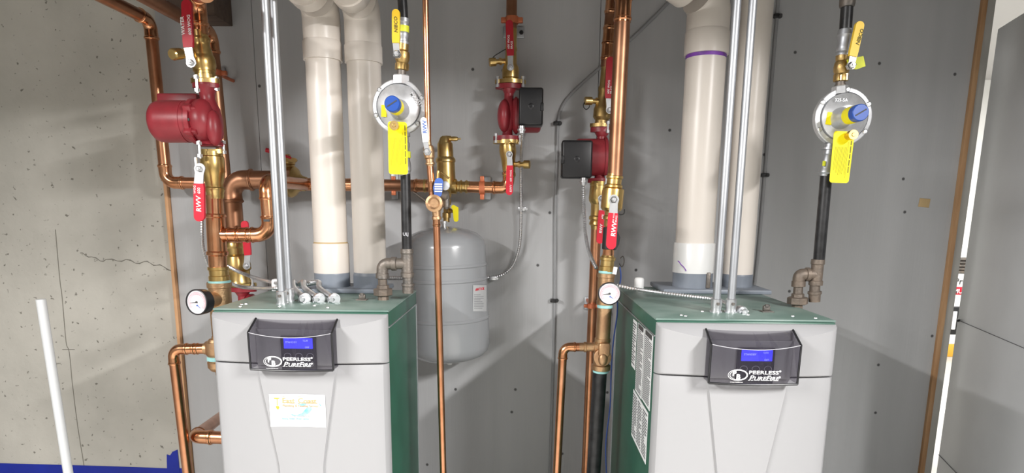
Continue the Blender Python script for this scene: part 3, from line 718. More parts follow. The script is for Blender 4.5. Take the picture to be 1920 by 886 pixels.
# riser with the pump, front
run('copper_pipe', 'short copper elbow above the upper brass valve of the left pump', 'pipe',
    [P(385, -14, 1.55), P(370, -8, Yc), P(377, 66, Yc)], 13.5, 'copper_fit', R=.055, ref=1, group='copper pipes of the left boiler')
v = thing('ball_valve', 'brass valve with a red lever standing upright, above the left pump', 'valve', P(386, 156, Yc))
bm = NB(); turn(bm, (374, 58), (387, 158), Yc, [(58, 14.5), (70, 14.5), (70, 16), (73, 17), (77, 17), (80, 15.5), (88, 15.5), (92, 17), (104, 18.5), (106, 20), (112, 21.5), (124, 21.5), (128, 20), (134, 20), (134, 18), (140, 18), (141, 20), (149, 20)], 28); obj('valve_body', bm, 'brass', v)
bm = NB(); oval_flange(bm, P(385, 152, Yc), rad(27, P(385, 152, Yc)), .013); obj('flange', bm, 'brass', v)
port(v, (363, 99), (322, 102), (1.98, 1.90), 9)
g = lever(v, (358, 117), (352, 88), (349, 8), 9.5, 1.90, 'red_dk', 8)
grip_text(g, [('WATER', 0, .006, .014, 0, .01), ('600 WOG', 0, -.012, .012, 0, .01)], 352, 66, 1.90, .014, 90)

def pump_left():
    t = thing('circulator_pump', 'red circulator pump with a motor pointing left over the concrete wall', 'pump', P(397, 275, Yc), 'red circulator pumps')
    bm = NB(); oval_flange(bm, P(386, 160, Yc), rad(25, P(386, 160, Yc)), .015)
    turn(bm, (387, 160), (399, 278), Yc, [(160, 18), (168, 17), (176, 14), (186, 13), (196, 16), (205, 20), (250, 22), (258, 20), (264, 16), (268, 22), (272, 24)], 28)
    oval_flange(bm, P(396, 271, Yc), rad(25, P(396, 271, Yc)), .012)
    turn(bm, (370, 228), (408, 226), Yc, [(366, 30), (374, 38), (380, 40), (388, 41), (396, 39), (402, 34), (407, 26), (411, 14), (412, 3)], 32)
    obj('volute', bm, 'pump_red', t)
    bm = NB(); c = P(402, 240, Yc-.035); r = rad(17, c)
    bmesh.ops.create_uvsphere(bm, u_segments=24, v_segments=14, radius=r, matrix=Matrix.Translation(c) @ Matrix.Diagonal((.85, .9, 1.9, 1))); obj('volute_bulge', bm, 'pump_red', t)
    bm = NB(); turn(bm, (290, 228), (372, 228), Yc, [(289, 5), (289.5, 24), (291, 30), (295, 34.5), (301, 37), (308, 38), (352, 38), (352, 37), (362, 37), (364, 41), (372, 41)], 40); mo = obj('motor', bm, 'pump_red', t)
    bm = NB(); box(bm, P(343, 200, Yc+.085), (.125, .07, .07), bev=.006); obj('terminal_box', bm, 'pump_red', t)
    rm = rad(38, P(340, 228, Yc))
    for (px, py) in ((352, 202), (354, 247)):
        c = P(px, py, Yc-rm*.86); bm = NB(); box(bm, c, (.024, .022, .020), Matrix.Rotation(.55 if py < 228 else -.55, 3, 'X'), .004); box(bm, c+RT*.016, (.018, .016, .010), Matrix.Rotation(.55 if py < 228 else -.55, 3, 'X'), .003); obj('clamp_lug', bm, 'pump_red', mo)
    bm = NB(); c = P(354, 224, Yc-rm*1.0); box(bm, c, (.005, .006, .007)); obj('vent_slot', bm, 'seam', mo)
    for (px, py) in ((369, 157), (374, 280)):
        bm = NB(); bolt(bm, P(px, py, Yc-.055), .062, .0055); obj('flange_bolt', bm, 'steel', t)
    for (px, py) in ((406, 157), (419, 276)):
        bm = NB(); bolt(bm, P(px, py, Yc), .05, .0055); obj('flange_bolt', bm, 'steel', t)
pump_left()
v = thing('ball_valve', 'brass valve with a red lever hanging down, below the left pump', 'valve', P(404, 370, Yc))
bm = NB(); oval_flange(bm, P(397, 284, Yc), rad(25, P(397, 284, Yc)), .012); obj('flange', bm, 'brass', v)
bm = NB(); turn(bm, (397, 284), (404, 372), Yc, [(284, 19), (292, 19), (294, 21), (305, 21.5), (322, 21), (326, 19.5), (338, 17.5), (342, 16), (350, 15.5), (353, 17.5), (358, 17.5), (361, 15.8), (372, 15.5), (372, 14)], 28); obj('valve_body', bm, 'brass', v)
g = lever(v, (374, 316), (372, 344), (373, 405), 9.8, 1.91, 'red', 9)
grip_text(g, [('RWV', 0, -.005, .020, .1, .02), ('600', .052, -.004, .012, 0, .01), ('WOG', .052, .009, .009, 0, .01)], 375, 397, 1.91, .02, 87)
bm = NB(); ribbon(bm, [(368, 318, 2), (366, 296, 2)], 1.925, .004); obj('lever_stop', bm, 'steel', v)

# copper tee with the loop back to the wall
t = thing('copper_tee', 'thick bright copper tee with a loop to the right, beside the steel conduits', 'pipe fitting', P(409, 500, Yc), None)
bm = NB(); turn(bm, (402, 366), (409, 504), Yc, [(366, 14.5), (366, 15.5), (400, 15.5), (400, 17), (402, 19), (406, 19), (408, 17), (470, 17), (472, 19.5), (477, 19.5), (479, 16.5), (504, 16)], 28); obj('riser', bm, 'copper_fit', t)
lp = [P(408, 440, Yc), P(506, 440, Yc), P(498, 338, Yc), P(496, 336, Yc)+Vector((.0, .42, -.0))]
r = rad(12.5, lp[0]); bm = NB(); tube(bm, fillet(lp, r*1.9, 12), r, 24); obj('loop', bm, 'copper_fit', t)
obj('elbow', elbow_bm(lp, 1, r, r*1.9, r*.9), 'copper_fit', t); obj('elbow', elbow_bm(lp, 2, r, r*1.9, r*.9), 'copper_fit', t)
for f in (.30, .50):
    bm = NB(); sleeve(bm, lp[0]+(lp[1]-lp[0])*f, (lp[1]-lp[0]).normalized(), r*1.5, r*1.02); obj('press_ring', bm, 'copper_fit', t)
bm = NB(); p = P(500, 413, Yc-r*1.08); box(bm, p, (.018, .003, .007)); obj('stamp', bm, 'seam', t)
# bronze adapter and tee carrying the gauge
t = thing('bronze_tee', 'bronze tee behind the left boiler corner, holding the round gauge', 'pipe fitting', P(418, 700, Yc))
bm = NB(); turn(bm, (409, 498), (412, 530), Yc, [(497, 15.5), (500, 15.5), (500, 19), (505, 19), (506, 17), (516, 17), (517, 18.5), (526, 18.5)], 28); obj('press_adapter', bm, 'brass', t)
bm = NB(); turn(bm, (409, 498), (412, 530), Yc, [(525, 18), (526, 20), (531, 20), (532, 18)], 28); obj('sealant', bm, 'teal', t)
bm = NB(); turn(bm, (411, 530), (424, 700), Yc, [(529, 18), (529, 22), (538, 22), (539, 20), (600, 19.5), (700, 18)], 28); turn(bm, (408, 560), (388, 562), (Yc-.01, Yc-.07), [(408, 15), (398, 14), (392, 12), (392, 14), (386, 14)], 20); obj('tee_body', bm, 'bronze', t)
t = thing('bronze_tee', 'bronze tee low beside the left boiler edge with a copper outlet', 'pipe fitting', P(404, 700, 1.93))
bm = NB(); turn(bm, (404, 630), (408, 700), 1.93, [(630, 7), (635, 7), (635, 12), (640, 15), (640, 19), (650, 19), (662, 19), (666, 16), (668, 15), (676, 15), (678, 17), (688, 16), (694, 11), (697, 4)], 24); turn(bm, (404, 653), (380, 653), 1.93, [(404, 10), (388, 11), (384, 11), (384, 8.5), (381, 8.5)], 20); obj('tee_body', bm, 'bronze', t)
bm = NB(); turn(bm, (404, 630), (408, 700), 1.93, [(667, 15.5), (668, 17), (674, 17), (675, 15)], 24); obj('sealant', bm, 'teal', t)
run('copper_pipe', 'slim copper drop pipe at the left boiler, running down in front of the concrete wall', 'pipe',
    [P(386, 653, 1.93), P(324, 654, 1.93), P(352, 886, 1.93), P(352, 886, 1.93)+Vector((.01, 0, -.55))], 9.3, 'copper', ref=1, group='copper pipes of the left boiler', sleeves=((0, .18), (0, .42)))
run('copper_pipe', 'low copper bend coming out behind the left boiler near the floor', 'pipe',
    [P(470, 822, 1.95), P(366, 818, 1.95), P(418, 778, 2.46)], 12, 'copper', ref=1, R=.035, group='copper pipes of the left boiler')
# gauge
def gauge(label, c, r, Y, tilt, back):
    t = thing('pressure_gauge', label, 'gauge', P(*c, Y), 'round gauges on the bronze tees')
    p = P(*c, Y); R = rad(r, p); n = Vector((tilt, -1, .05)).normalized(); rt = Vector((0, 0, 1)).cross(-n).normalized()*-1; rt = n.cross(UP).normalized()*-1; up = rt.cross(-n).normalized()
    if up.z < 0: up = -up
    rt = up.cross(n).normalized()
    bm = NB(); lathe(bm, p-n*.03, n, [(0, R*.6), (0, R*.95), (.022, R), (.030, R), (.032, R*.98), (.033, R*.91), (.028, R*.89), (.028, .001)], 40); obj('case', bm, 'black_pl', t)
    bm = NB(); lathe(bm, p-n*.003, n, [(0, R*.90), (.002, R*.90)], 40); d = obj('dial', bm, 'dial', t, 'white dial with a pink scale')
    bm = NB(); c0 = p+n*.0
    for k in range(34):
        a = math.radians(-40+260*k/33); rr_ = R*.72
        q = c0+rt*(rr_*math.cos(a))+up*(rr_*math.sin(a)); e = c0+rt*(R*.56*math.cos(a))+up*(R*.56*math.sin(a)); tube(bm, [q, e], .0008, 5)
    tube(bm, [c0+rt*(R*.77*math.cos(math.radians(-40+260*k/40)))+up*(R*.77*math.sin(math.radians(-40+260*k/40))) for k in range(41)], .0008, 5); obj('scale', bm, 'pink', d)
    bm = NB(); tube(bm, [c0+rt*.003+n*.002, c0-rt*R*.55-up*R*.08+n*.002], [.0014, .0006], 6); lathe(bm, c0, n, [(0, .003), (.003, .003)], 12); obj('needle', bm, 'seam', d)
    bm = NB(); tube(bm, [c0+rt*R*.05-up*R*.25+n*.002, c0+rt*R*.35-up*R*.45+n*.002], [.0012, .0006], 6); lathe(bm, c0+rt*R*.05-up*R*.25, n, [(0, .002), (.003, .002)], 12); obj('needle', bm, 'blue_tag', d)
    bm = NB(); a = p-n*.03; b = P(*back[:2], back[2]); tube(bm, [a, a*.6+b*.4], [.012, .012], 12); tube(bm, [a*.6+b*.4, b], [.016, .016], 6); obj('stem', bm, 'brass', t)
gauge('round gauge left of the left boiler, in front of the bare concrete edge', (369, 566), 24.5, 1.84, -.25, (394, 562, 1.94))

# branch behind the riser
Yd = 2.32
run('copper_pipe', 'dull copper branch behind the left riser turning right towards the brass flanged valve', 'pipe',
    [P(442, 458, Yd), P(433, 337, Yd), P(541, 337, Yd)], 17, 'copper_dull', 'copper_dull', ref=1, R=.05, ext=.03, group='copper pipes of the left boiler')
v = thing('ball_valve', 'brass valve low behind the copper tee with its red lever pointing up', 'valve', P(451, 536, Yd))
bm = NB(); turn(bm, (440, 452), (451, 536), Yd, [(452, 16), (456, 18), (462, 18), (465, 16), (476, 16), (480, 20), (496, 23), (505, 23), (508, 20), (524, 19), (530, 21)], 28); obj('valve_body', bm, 'brass', v)
bm = NB(); oval_flange(bm, P(452, 533, Yd), rad(29, P(452, 533, Yd)), .013); obj('flange', bm, 'brass', v)
g = lever(v, (462, 498), (464, 478), (458, 420), 6.5, 2.24, 'red', 6)
def small_pump(label, Y, tf, bf, x, xb, motor, bx_, mhw, mends, flange_hw=25, motor_dy=0, boxY=-.12, grp='red circulator pumps'):
    """tf, bf: heights of the flanges; x, xb: axis at top and bottom; motor: side (+1 right, -1 left); bx_: terminal box rectangle"""
    t = thing('circulator_pump', label, 'pump', P(xb, bf, Y), grp)
    H = bf-tf; h = lambda f: tf+H*f
    bm = NB(); turn(bm, (x, tf), (xb, bf), Y, [(h(0), 15), (h(.08), 14), (h(.16), 9), (h(.28), 9), (h(.36), 13), (h(.46), 17), (h(.66), 17), (h(.76), 13), (h(.82), 9), (h(.92), 10), (h(1), 15)], 28)
    for f, xx in ((.035, x), (.965, xb)): oval_flange(bm, P(xx, h(f), Y), rad(flange_hw, P(xx, h(f), Y)), rad(H*.08, P(xx, h(f), Y)))
    c = P((x+xb)/2-motor*7, h(.56), Y-.01); r = rad(17, c)
    bmesh.ops.create_uvsphere(bm, u_segments=24, v_segments=14, radius=r, matrix=Matrix.Translation(c) @ Matrix.Diagonal((.8, 1.2, 1.75, 1)))
    obj('volute', bm, 'pump_red', t)
    ym = h(.46)+motor_dy; a, b = mends
    bm = NB(); turn(bm, (a, ym), (b, ym), Y, [(a, mhw*.9), (a+motor*4, mhw*1.08), (a+motor*8, mhw*1.08), (a+motor*8, mhw), (b-motor*6, mhw), (b-motor*2, mhw*.93), (b, mhw*.8)], 36); obj('motor', bm, 'pump_red', t)
    if bx_:
        x0, y0, x1, y1 = bx_; Yx = Y+boxY; cpt = P((x0+x1)/2, (y0+y1)/2, Yx); q0, q1 = P(x0, y0, Yx), P(x1, y1, Yx); w, hh = q1.x-q0.x, q0.z-q1.z
        bm = NB(); box(bm, cpt+BACK*.035, (w, .07, hh), bev=.008, bseg=3); tb = obj('terminal_box', bm, 'black_pl', t, 'black terminal box')
        bm = NB(); lathe(bm, cpt+BACK*.001, -BACK, [(0, .010), (.001, .010), (.002, .008), (.002, .003), (.004, .002)], 16); box(bm, cpt+RT*(w*.46*motor)+BACK*.002-UP*.002, (.010, .012, .026), bev=.002); obj('cover_screw', bm, 'black_pl', tb)
    return t
def bolts(t, pts):
    for px, py, Y, L in pts:
        bm = NB(); bolt(bm, P(px, py, Y), L, .0048); obj('flange_bolt', bm, 'steel', t)
t = small_pump('red circulator pump low behind the left boiler, mostly hidden by it', Yd, 538, 640, 454, 462, 1, None, 32, (466, 510), 27)
bolts(t, [(473, 528, Yd-.03, .05)])
run('copper_pipe', 'hidden lower leg of copper pipe under the low left pump', 'pipe', [P(462, 640, Yd), P(473, 860, Yd)], 11, 'copper_dull', ref=0)

# horizontal line with the big brass valve, air separator and expansion tank
Ye = 2.38
v = thing('check_valve', 'brass valve with a stem on top in the level copper line behind the steel conduits', 'valve', P(546, 362, Ye))
bm = NB(); turn(bm, (526, 337), (574, 345), Ye, [(526, 17), (530, 17), (530, 20), (535, 26), (542, 29), (550, 29), (556, 25), (560, 18), (566, 14), (574, 13)], 28)
turn(bm, (541, 338), (539, 296), Ye, [(338, 20), (316, 15), (309, 12), (307, 14), (302, 14), (300, 7), (290, 6), (289, 4)], 20); obj('valve_body', bm, 'brass_dull', v)
bm = NB(); ribbon(bm, [(530, 303, 4), (536, 297, 5), (552, 300, 4)], Ye-.03, .01); obj('stem_cap', bm, 'brass_dull', v)
bm = NB(); tube(bm, [P(546, 296, Ye-.03), P(512, 284, Ye-.05), P(499, 281, Ye-.05)], [.004, .007, .008], 10); obj('lever_grip', bm, 'red', v, 'red lever tip')
run('copper_pipe', 'level copper pipe passing behind the two left flue pipes to the air separator', 'pipe', [P(566, 345, Ye), P(801, 348, Ye)], 11, 'copper_dull', ref=0, group='level copper line along the back wall', sleeves=((0, .05), (0, .36), (0, .97)))
sp_ = thing('air_separator', 'tall brass air separator with a capped spout, above the expansion tank', 'air separator', P(838, 370, Ye))
bm = NB(); turn(bm, (834, 258), (838, 372), Ye, [(266, 5), (267, 13), (270, 14.5), (294, 15), (296, 17), (299, 18.5), (303, 18.5), (305, 17), (344, 17.5), (352, 17), (358, 14), (363, 9), (370, 8)], 30); obj('separator_body', bm, 'brass', sp_)
bm = NB(); tube(bm, fillet([P(833, 270, Ye), P(834, 258, Ye), P(848, 259, Ye)], .01, 6), [.021]*7+[.012], 16) if False else turn(bm, (833, 270), (836, 255), Ye, [(270, 12), (260, 10), (256, 7), (255, 3)], 18)
turn(bm, (834, 260), (863, 260), Ye, [(834, 6), (846, 5.5), (846, 4), (853, 4.5), (858, 3.5), (859, 1.6), (864, 1.6)], 14); obj('vent_spout', bm, 'brass', sp_)
bm = NB(); turn(bm, (838, 349), (880, 350), Ye, [(838, 13), (846, 13), (848, 14), (856, 14), (858, 10), (862, 10), (863, 12), (866, 12), (867, 10), (872, 10), (873, 12), (876, 12), (877, 10.5), (880, 10.5)], 24)
turn(bm, (838, 349), (792, 348), Ye, [(838, 13), (822, 13), (806, 12), (805, 11), (800, 11), (799, 12.5), (795, 12.5), (794, 11), (792, 11)], 24); obj('side_outlet', bm, 'brass', sp_)
bm = NB(); turn(bm, (838, 362), (837, 420), Ye, [(362, 6), (372, 6), (373, 8), (384, 8), (384, 6), (398, 6), (399, 8), (408, 8), (408, 6), (416, 6)], 16); turn(bm, (837, 394), (850, 396), (Ye, Ye-.03), [(837, 5), (844, 5), (844, 3), (850, 3)], 12); dv = obj('drain_valve', bm, 'brass_dull', sp_)
bm = NB(); ribbon(bm, [(850, 388, 4), (854, 390, 5.5), (855, 411, 4.5)], Ye-.04, .007, True, True); obj('valve_grip', bm, 'tag', dv, 'yellow grip')
run('copper_pipe', 'short level copper pipe between the air separator and the middle pump, bending up', 'pipe', [P(872, 350, Ye), P(953, 352, Ye), P(954, 322, Ye)], 10.5, 'copper_fit', ref=0, group='level copper line along the back wall')
def clamp(label, c, Y, hw, hh, vertical_pipe, plate):
    t = thing('pipe_clamp', label, 'clamp', P(c[0], c[1], Y), 'copper pipe clamps on the wall')
    p = P(*c, Y); w, h = rad(hw, p), rad(hh, p)
    bm = NB()
    ax = UP if vertical_pipe else RT
    rr_ = (w if vertical_pipe else h)*.56; L = (h if vertical_pipe else w)
    lathe(bm, p-ax*L, ax, [(0, rr_*.9), (0, rr_*1.08), (2*L, rr_*1.08), (2*L, rr_*.9)], 24)
    s = RT if vertical_pipe else UP; big = (w if vertical_pipe else h)
    for q in (-1, 1): box(bm, p+s*(q*big*.78), (big*.5, .016, 2*L*.8) if vertical_pipe else (2*L*.8, .016, big*.5), bev=.003)
    obj('strap', bm, 'orange_red', t)
    if plate:
        a, b = P(plate[0], plate[1], WALL-.006), P(plate[2], plate[3], WALL-.006)
        bm = NB(); box(bm, (a+b)/2, (abs(b.x-a.x), .008, abs(a.z-b.z)), bev=.003); pl = obj('wall_plate', bm, 'galv', t)
        bm = NB()
        cyl(bm, p+BACK*.01, Vector((p.x, WALL-.004, p.z)), .006, 10); obj('standoff', bm, 'orange_red', t)
        bm = NB(); c2 = Vector(((a.x+b.x)/2+(b.x-a.x)*.36, WALL-.010, (a.z+b.z)/2)); lathe(bm, c2, -BACK, [(0, .008), (.004, .006)], 10); obj('screw', bm, 'iron_black', pl)
clamp('copper clamp with wall plate on the level pipe right of the air separator', (904, 352), Ye, 5, 21, False, (906, 331, 921, 374))
clamp('copper clamp on the level pipe between the right flue pipe and black gas pipe', (738, 348), Ye, 5, 17, False, (733, 322, 747, 374))
clamp('copper clamp with wall plate on the vertical pipe over the middle pump', (960, 38), Ye, 20, 6, True, (943, 50, 983, 72))
clamp('small copper clamp beside the riser top, right of the upper red lever', (405, 137), Yb, 20, 5, True, (414, 126, 424, 148))
clamp('small orange clamp on the rear copper pipe beside the right gauge', (1109, 573), 2.33, 14, 4, True, (1096, 556, 1108, 580))

# ------------------------------------------------------------------ middle pump
v = thing('ball_valve', 'brass valve with a red lever hanging down, under the middle pump', 'valve', P(954, 333, Ye))
bm = NB(); turn(bm, (951, 264), (955, 336), Ye, [(264, 14), (271, 14), (272, 15.5), (284, 16), (290, 15), (298, 13.5), (308, 12.5), (322, 11.5), (326, 12.5), (330, 12.5), (332, 11)], 28); obj('valve_body', bm, 'brass', v)
bm = NB(); oval_flange(bm, P(951, 266, Ye), rad(26, P(951, 266, Ye)), .013); obj('flange', bm, 'brass', v)
port(v, (962, 308), (994, 308), (Ye, Ye-.01), 6.5)
g = lever(v, (955, 289), (956, 310), (955, 359), 6.5, 2.31, 'red', 5.5)
grip_text(g, [('RWV', 0, -.005, .011, .1, .01), ('600 WOG', .036, -.004, .009, 0, .01)], 957, 360, 2.31, .02, 90)
t = small_pump('red circulator pump in the middle with a black terminal box on its right', Ye, 159, 263, 955, 951, 1, (973, 163, 1018, 235), 31, (962, 1014), 26, 10)
bolts(t, [(933, 153, Ye-.02, .045), (981, 153, Ye-.02, .045), (930, 259, Ye-.02, .04), (975, 262, Ye-.02, .04)])
v = thing('ball_valve', 'brass valve with a red lever standing upright, on top of the middle pump', 'valve', P(956, 155, Ye))
bm = NB(); turn(bm, (957, 155), (959, 54), Ye, [(155, 14), (148, 14), (146, 15.5), (132, 16), (126, 15), (120, 11.5), (98, 10.5), (94, 11.5), (90, 11.5), (88, 10.5), (62, 10.5), (54, 10.2)], 28); obj('valve_body', bm, 'brass', v)
bm = NB(); oval_flange(bm, P(957, 154, Ye), rad(29, P(957, 154, Ye)), .013); obj('flange', bm, 'brass', v)
port(v, (950, 114), (917, 117), (Ye, Ye-.01), 6.5, strap=[(948, 92), (938, 98), (926, 106), (921, 116), (925, 122)])
g = lever(v, (957, 126), (957, 104), (955, 44), 7, 2.31, 'red_dk', 5.5)
grip_text(g, [('600 WOG', 0, .003, .010, 0, .01), ('BRASS', .0, -.007, .009, 0, .01)], 957, 92, 2.31, .02, 90)
run('copper_pipe', 'dull copper pipe dropping from the ceiling onto the middle pump', 'pipe', [TOP((960, -60), (959, 58), Ye), P(959, 58, Ye)], 10, 'copper_dull', ref=1)

# ------------------------------------------------------------------ fill line in front of the separator
Yf = 1.76
v = thing('ball_valve', 'small bronze valve with a white lever on the slim pipe beside left gas regulator', 'valve', P(806, 312, Yf))
bm = NB(); turn(bm, (802, 262), (807, 312), Yf, [(262, 6), (272, 6.5), (274, 9), (284, 10.5), (296, 9.5), (298, 7.5), (304, 7.5), (305, 9), (308, 9), (309, 7), (312, 6.5)], 20); obj('valve_body', bm, 'bronze', v)
g = lever(v, (801, 284), (798, 266), (794, 225), 5.6, 1.70, 'white', 5)
grip_text(g, [('RWV', 0, -.005, .014, 0, .02)], 797, 250, 1.70, .02, 92, 'blue_tag')
run('copper_pipe', 'slim copper pipe from the ceiling to the white lever valve', 'pipe', [TOP((797, -40), (803, 268), Yf), P(803, 268, Yf)], 5.6, 'copper', ref=1)
run('copper_pipe', 'short copper piece between the white lever valve and the bronze fill valve', 'pipe', [P(806, 306, Yf), P(812, 384, Yf)], 6.4, 'copper', ref=0, sleeves=((0, .55),))
run('copper_pipe', 'long slim copper pipe hanging down in front of the grey expansion tank', 'pipe', [P(818, 398, Yf), P(831, 886, Yf), P(831, 886, Yf)+Vector((0, 0, -.55))], 6.6, 'copper', ref=0, elbows=False, sleeves=((0, .03),))
v = thing('fill_valve', 'bronze fill valve with a blue tag in front of the air separator', 'valve', P(818, 412, Yf))
bm = NB(); p = P(817, 381, Yf); r = rad(14, p)
lathe(bm, p+BACK*.03, -BACK, [(0, r*.8), (.01, r), (.05, r), (.056, r*1.12), (.064, r*1.12), (.066, r*.8), (.062, r*.55), (.062, .001)], 28)
turn(bm, (817, 376), (819, 412), Yf, [(376, 12), (392, 11), (396, 8), (406, 7.5), (406, 9), (411, 9), (412, 7)], 20); obj('valve_body', bm, 'bronze', v)
bm = NB(); turn(bm, (826, 366), (842, 368), Yf+.03, [(822, 9), (830, 10), (838, 10), (841, 7)], 18); turn(bm, (836, 362), (837, 396), Yf+.03, [(362, 6), (368, 7), (388, 6), (392, 3)], 16); obj('side_regulator', bm, 'iron', v)
bm = NB(); ribbon(bm, [(823, 341, 8), (821, 352, 9), (821, 362, 7.5)], Yf-.02, .004, True, True); bt = obj('hang_tag', bm, 'blue_tag', v, 'blue hang tag with white print')
bm = NB()
for k in range(4): box(bm, P(822, 345+k*4.5, Yf-.022), (.020, .001, .0035))
obj('small_print', bm, 'white', bt)
bm = NB(); turn(bm, (821, 340), (822, 318), Yf, [(340, 3.4), (324, 3.4), (324, 2.8), (320, 2.8)], 12); turn(bm, (826, 323), (842, 334), Yf+.03, [(826, 2.2), (842, 2.2)], 8); obj('test_lever', bm, 'brass', v)
bm = NB(); c = P(835, 348, Yf-.005); lathe(bm, c, -BACK, [(0, .012), (.006, .012), (.008, .007)], 16); obj('test_disc', bm, 'galv', v)
bm = NB(); tube(bm, [P(762, 350, Ye), P(812, 388, Ye)], .005, 10); tag(obj('grey_tube', bm, 'iron'), 'thin dark tube slanting down from the level pipe to the bronze fill valve', 'tube')
# ------------------------------------------------------------------ risers of the right boiler
Yi = 2.36
run('copper_pipe', 'rear copper riser above the right pump, partly hidden by the thick front riser', 'pipe',
    [TOP((1153, -60), (1137, 126), Yi), P(1153, -60, Yi), P(1137, 126, Yi)], 11, 'copper_dull', ref=2, elbows=False, sleeves=((1, .36), (1, .68), (1, .83)), group='copper pipes of the right boiler')
v = thing('ball_valve', 'brass valve above the right pump, red lever upright half behind the thick riser', 'valve', P(1128, 236, Yi))
bm = NB(); turn(bm, (1137, 118), (1127, 236), Yi, [(118, 9), (160, 9.2), (164, 11), (170, 11), (173, 10), (192, 11), (198, 14), (205, 16.5), (220, 16.5), (226, 12), (236, 13)], 28); obj('valve_body', bm, 'brass_dull', v)
bm = NB(); oval_flange(bm, P(1128, 235, Yi), rad(22, P(1128, 235, Yi)), .012); obj('flange', bm, 'brass_dull', v)
port(v, (1132, 190), (1096, 189), (Yi, Yi-.01), 6.5, strap=[(1103, 184), (1097, 190), (1094, 199), (1099, 205), (1105, 200), (1105, 192)])
g = lever(v, (1143, 206), (1142, 184), (1145, 114), 8, 2.30, 'red_dk', 6)
grip_text(g, [('600 WOG', 0, .002, .010, 0, .01), ('BRASS', 0, -.007, .009, 0, .01)], 1143, 176, 2.30, .02, 88)
t = small_pump('red circulator pump on the right with a black terminal box on its left', Yi, 240, 342, 1129, 1124, -1, (1054, 262, 1110, 334), 34, (1140, 1078), 22, 8, -.10)
bolts(t, [(1140, 238, Yi-.08, .05), (1137, 338, Yi-.08, .04)])
v = thing('ball_valve', 'brass valve under the right pump, red lever seen behind the front one', 'valve', P(1119, 430, Yi))
bm = NB(); turn(bm, (1124, 340), (1118, 430), Yi, [(340, 18), (347, 18), (348, 17), (372, 18), (377, 17), (383, 13), (398, 12.5), (404, 12.5), (406, 15), (411, 15), (413, 12.5), (418, 14), (421, 14), (423, 11), (430, 10)], 28); obj('valve_body', bm, 'brass', v)
g = lever(v, (1128, 372), (1129, 394), (1125, 450), 6.5, 2.29, 'red', 6)
grip_text(g, [('RWV', 0, -.004, .014, .1, .02), ('600', .05, -.004, .010, 0, .01)], 1126, 437, 2.29, .02, 86)
run('copper_pipe', 'rear copper pipe running down the wall behind the thick bronze riser', 'pipe',
    [P(1118, 424, Yi), P(1099, 886, Yi), P(1099, 886, Yi)+Vector((0, 0, -.45))], 9.5, 'copper', ref=0, elbows=False, group='copper pipes of the right boiler')

Yg_ = 1.95
run('copper_pipe', 'thick front copper riser at the right boiler, coming down from the ceiling', 'pipe',
    [TOP((1171, -40), (1153, 336), Yg_), P(1168, 20, Yg_), P(1153, 336, Yg_)], 14, 'copper_dull', ref=2, elbows=False, sleeves=((0, .995),), group='copper pipes of the right boiler')
v = thing('ball_valve', 'brass valve with a red lever hanging down at the foot of the thick right riser', 'valve', P(1144, 424, Yg_))
bm = NB(); turn(bm, (1153, 326), (1143, 424), Yg_, [(326, 13.8), (329, 13.8), (330, 16), (334, 16), (336, 14), (345, 14), (347, 16.5), (351, 16.5), (352, 15), (354, 20), (358, 20.5), (390, 20.5), (394, 18), (397, 12), (404, 11.5), (406, 14), (411, 14), (413, 11.5), (424, 11)], 28); obj('valve_body', bm, 'brass', v)
port(v, (1160, 382), (1172, 394), (Yg_-.02, Yg_-.05), 7, strap=[(1160, 400), (1164, 402), (1170, 400), (1171, 392)])
g = lever(v, (1151, 374), (1150, 399), (1146, 458), 9.3, 1.86, 'red', 8.5)
grip_text(g, [('RWV', 0, -.006, .018, .1, .02), ('600 WOG', .040, .002, .006, 0, .0), ('BRASS', .040, -.006, .007, 0, .0)], 1149, 443, 1.86, .02, 86)
t = thing('copper_pipe', 'short copper piece with a black wrapped band under the front brass valve', 'pipe', P(1140, 484, Yg_), 'copper pipes of the right boiler')
bm = NB(); turn(bm, (1144, 418), (1140, 484), Yg_, [(418, 10.5), (484, 11)], 24); obj('pipe', bm, 'copper_fit', t)
bm = NB(); turn(bm, (1144, 418), (1140, 484), Yg_, [(426, 11.5), (427, 12.5), (466, 12.5), (467, 11.5)], 24); ribbon(bm, [(1153, 466, 3), (1157, 455, 4.5), (1159, 445, 4), (1156, 436, 3)], Yg_-.01, .02); obj('black_wrap', bm, 'rubber', t, 'black wrapped band with a loose end')
t = thing('bronze_tee', 'bronze tee in the right riser, holding the round gauge', 'pipe fitting', P(1135, 576, Yg_))
bm = NB(); turn(bm, (1140, 478), (1137, 510), Yg_, [(478, 11.2), (481, 12.5), (482, 15), (487, 15), (488, 13), (498, 13), (499, 14.5), (508, 14.5)], 28); obj('press_adapter', bm, 'brass', t)
for a_ in ((506, 513), (569, 577)):
    bm = NB(); turn(bm, (1137, 506), (1134, 577), Yg_, [(a_[0], 13), (a_[0]+1, 14.5), (a_[1]-1, 14.5), (a_[1], 13)], 28); obj('sealant', bm, 'teal', t)
bm = NB(); turn(bm, (1137, 510), (1134, 572), Yg_, [(511, 14), (512, 16.5), (519, 16.5), (520, 15.3), (562, 15.3), (563, 16), (570, 16), (571, 14)], 28); turn(bm, (1138, 546), (1141, 548), (Yg_, Yg_-.07), [(1138, 13), (1141, 12)], 20) if False else lathe(bm, P(1137, 546, Yg_), -BACK, [(0, .022), (.045, .022), (.05, .018), (.07, .014)], 20); obj('tee_body', bm, 'bronze', t)
bm = NB(); box(bm, P(1153, 507, Yg_-.02), (.012, .001, .022), Matrix.Rotation(.15, 3, 'Y')); obj('paper_tag', bm, 'white', t)
gauge('round gauge on the right riser, left of the right boiler top', (1143, 550), 21.5, 1.83, -.05, (1138, 547, 1.90))
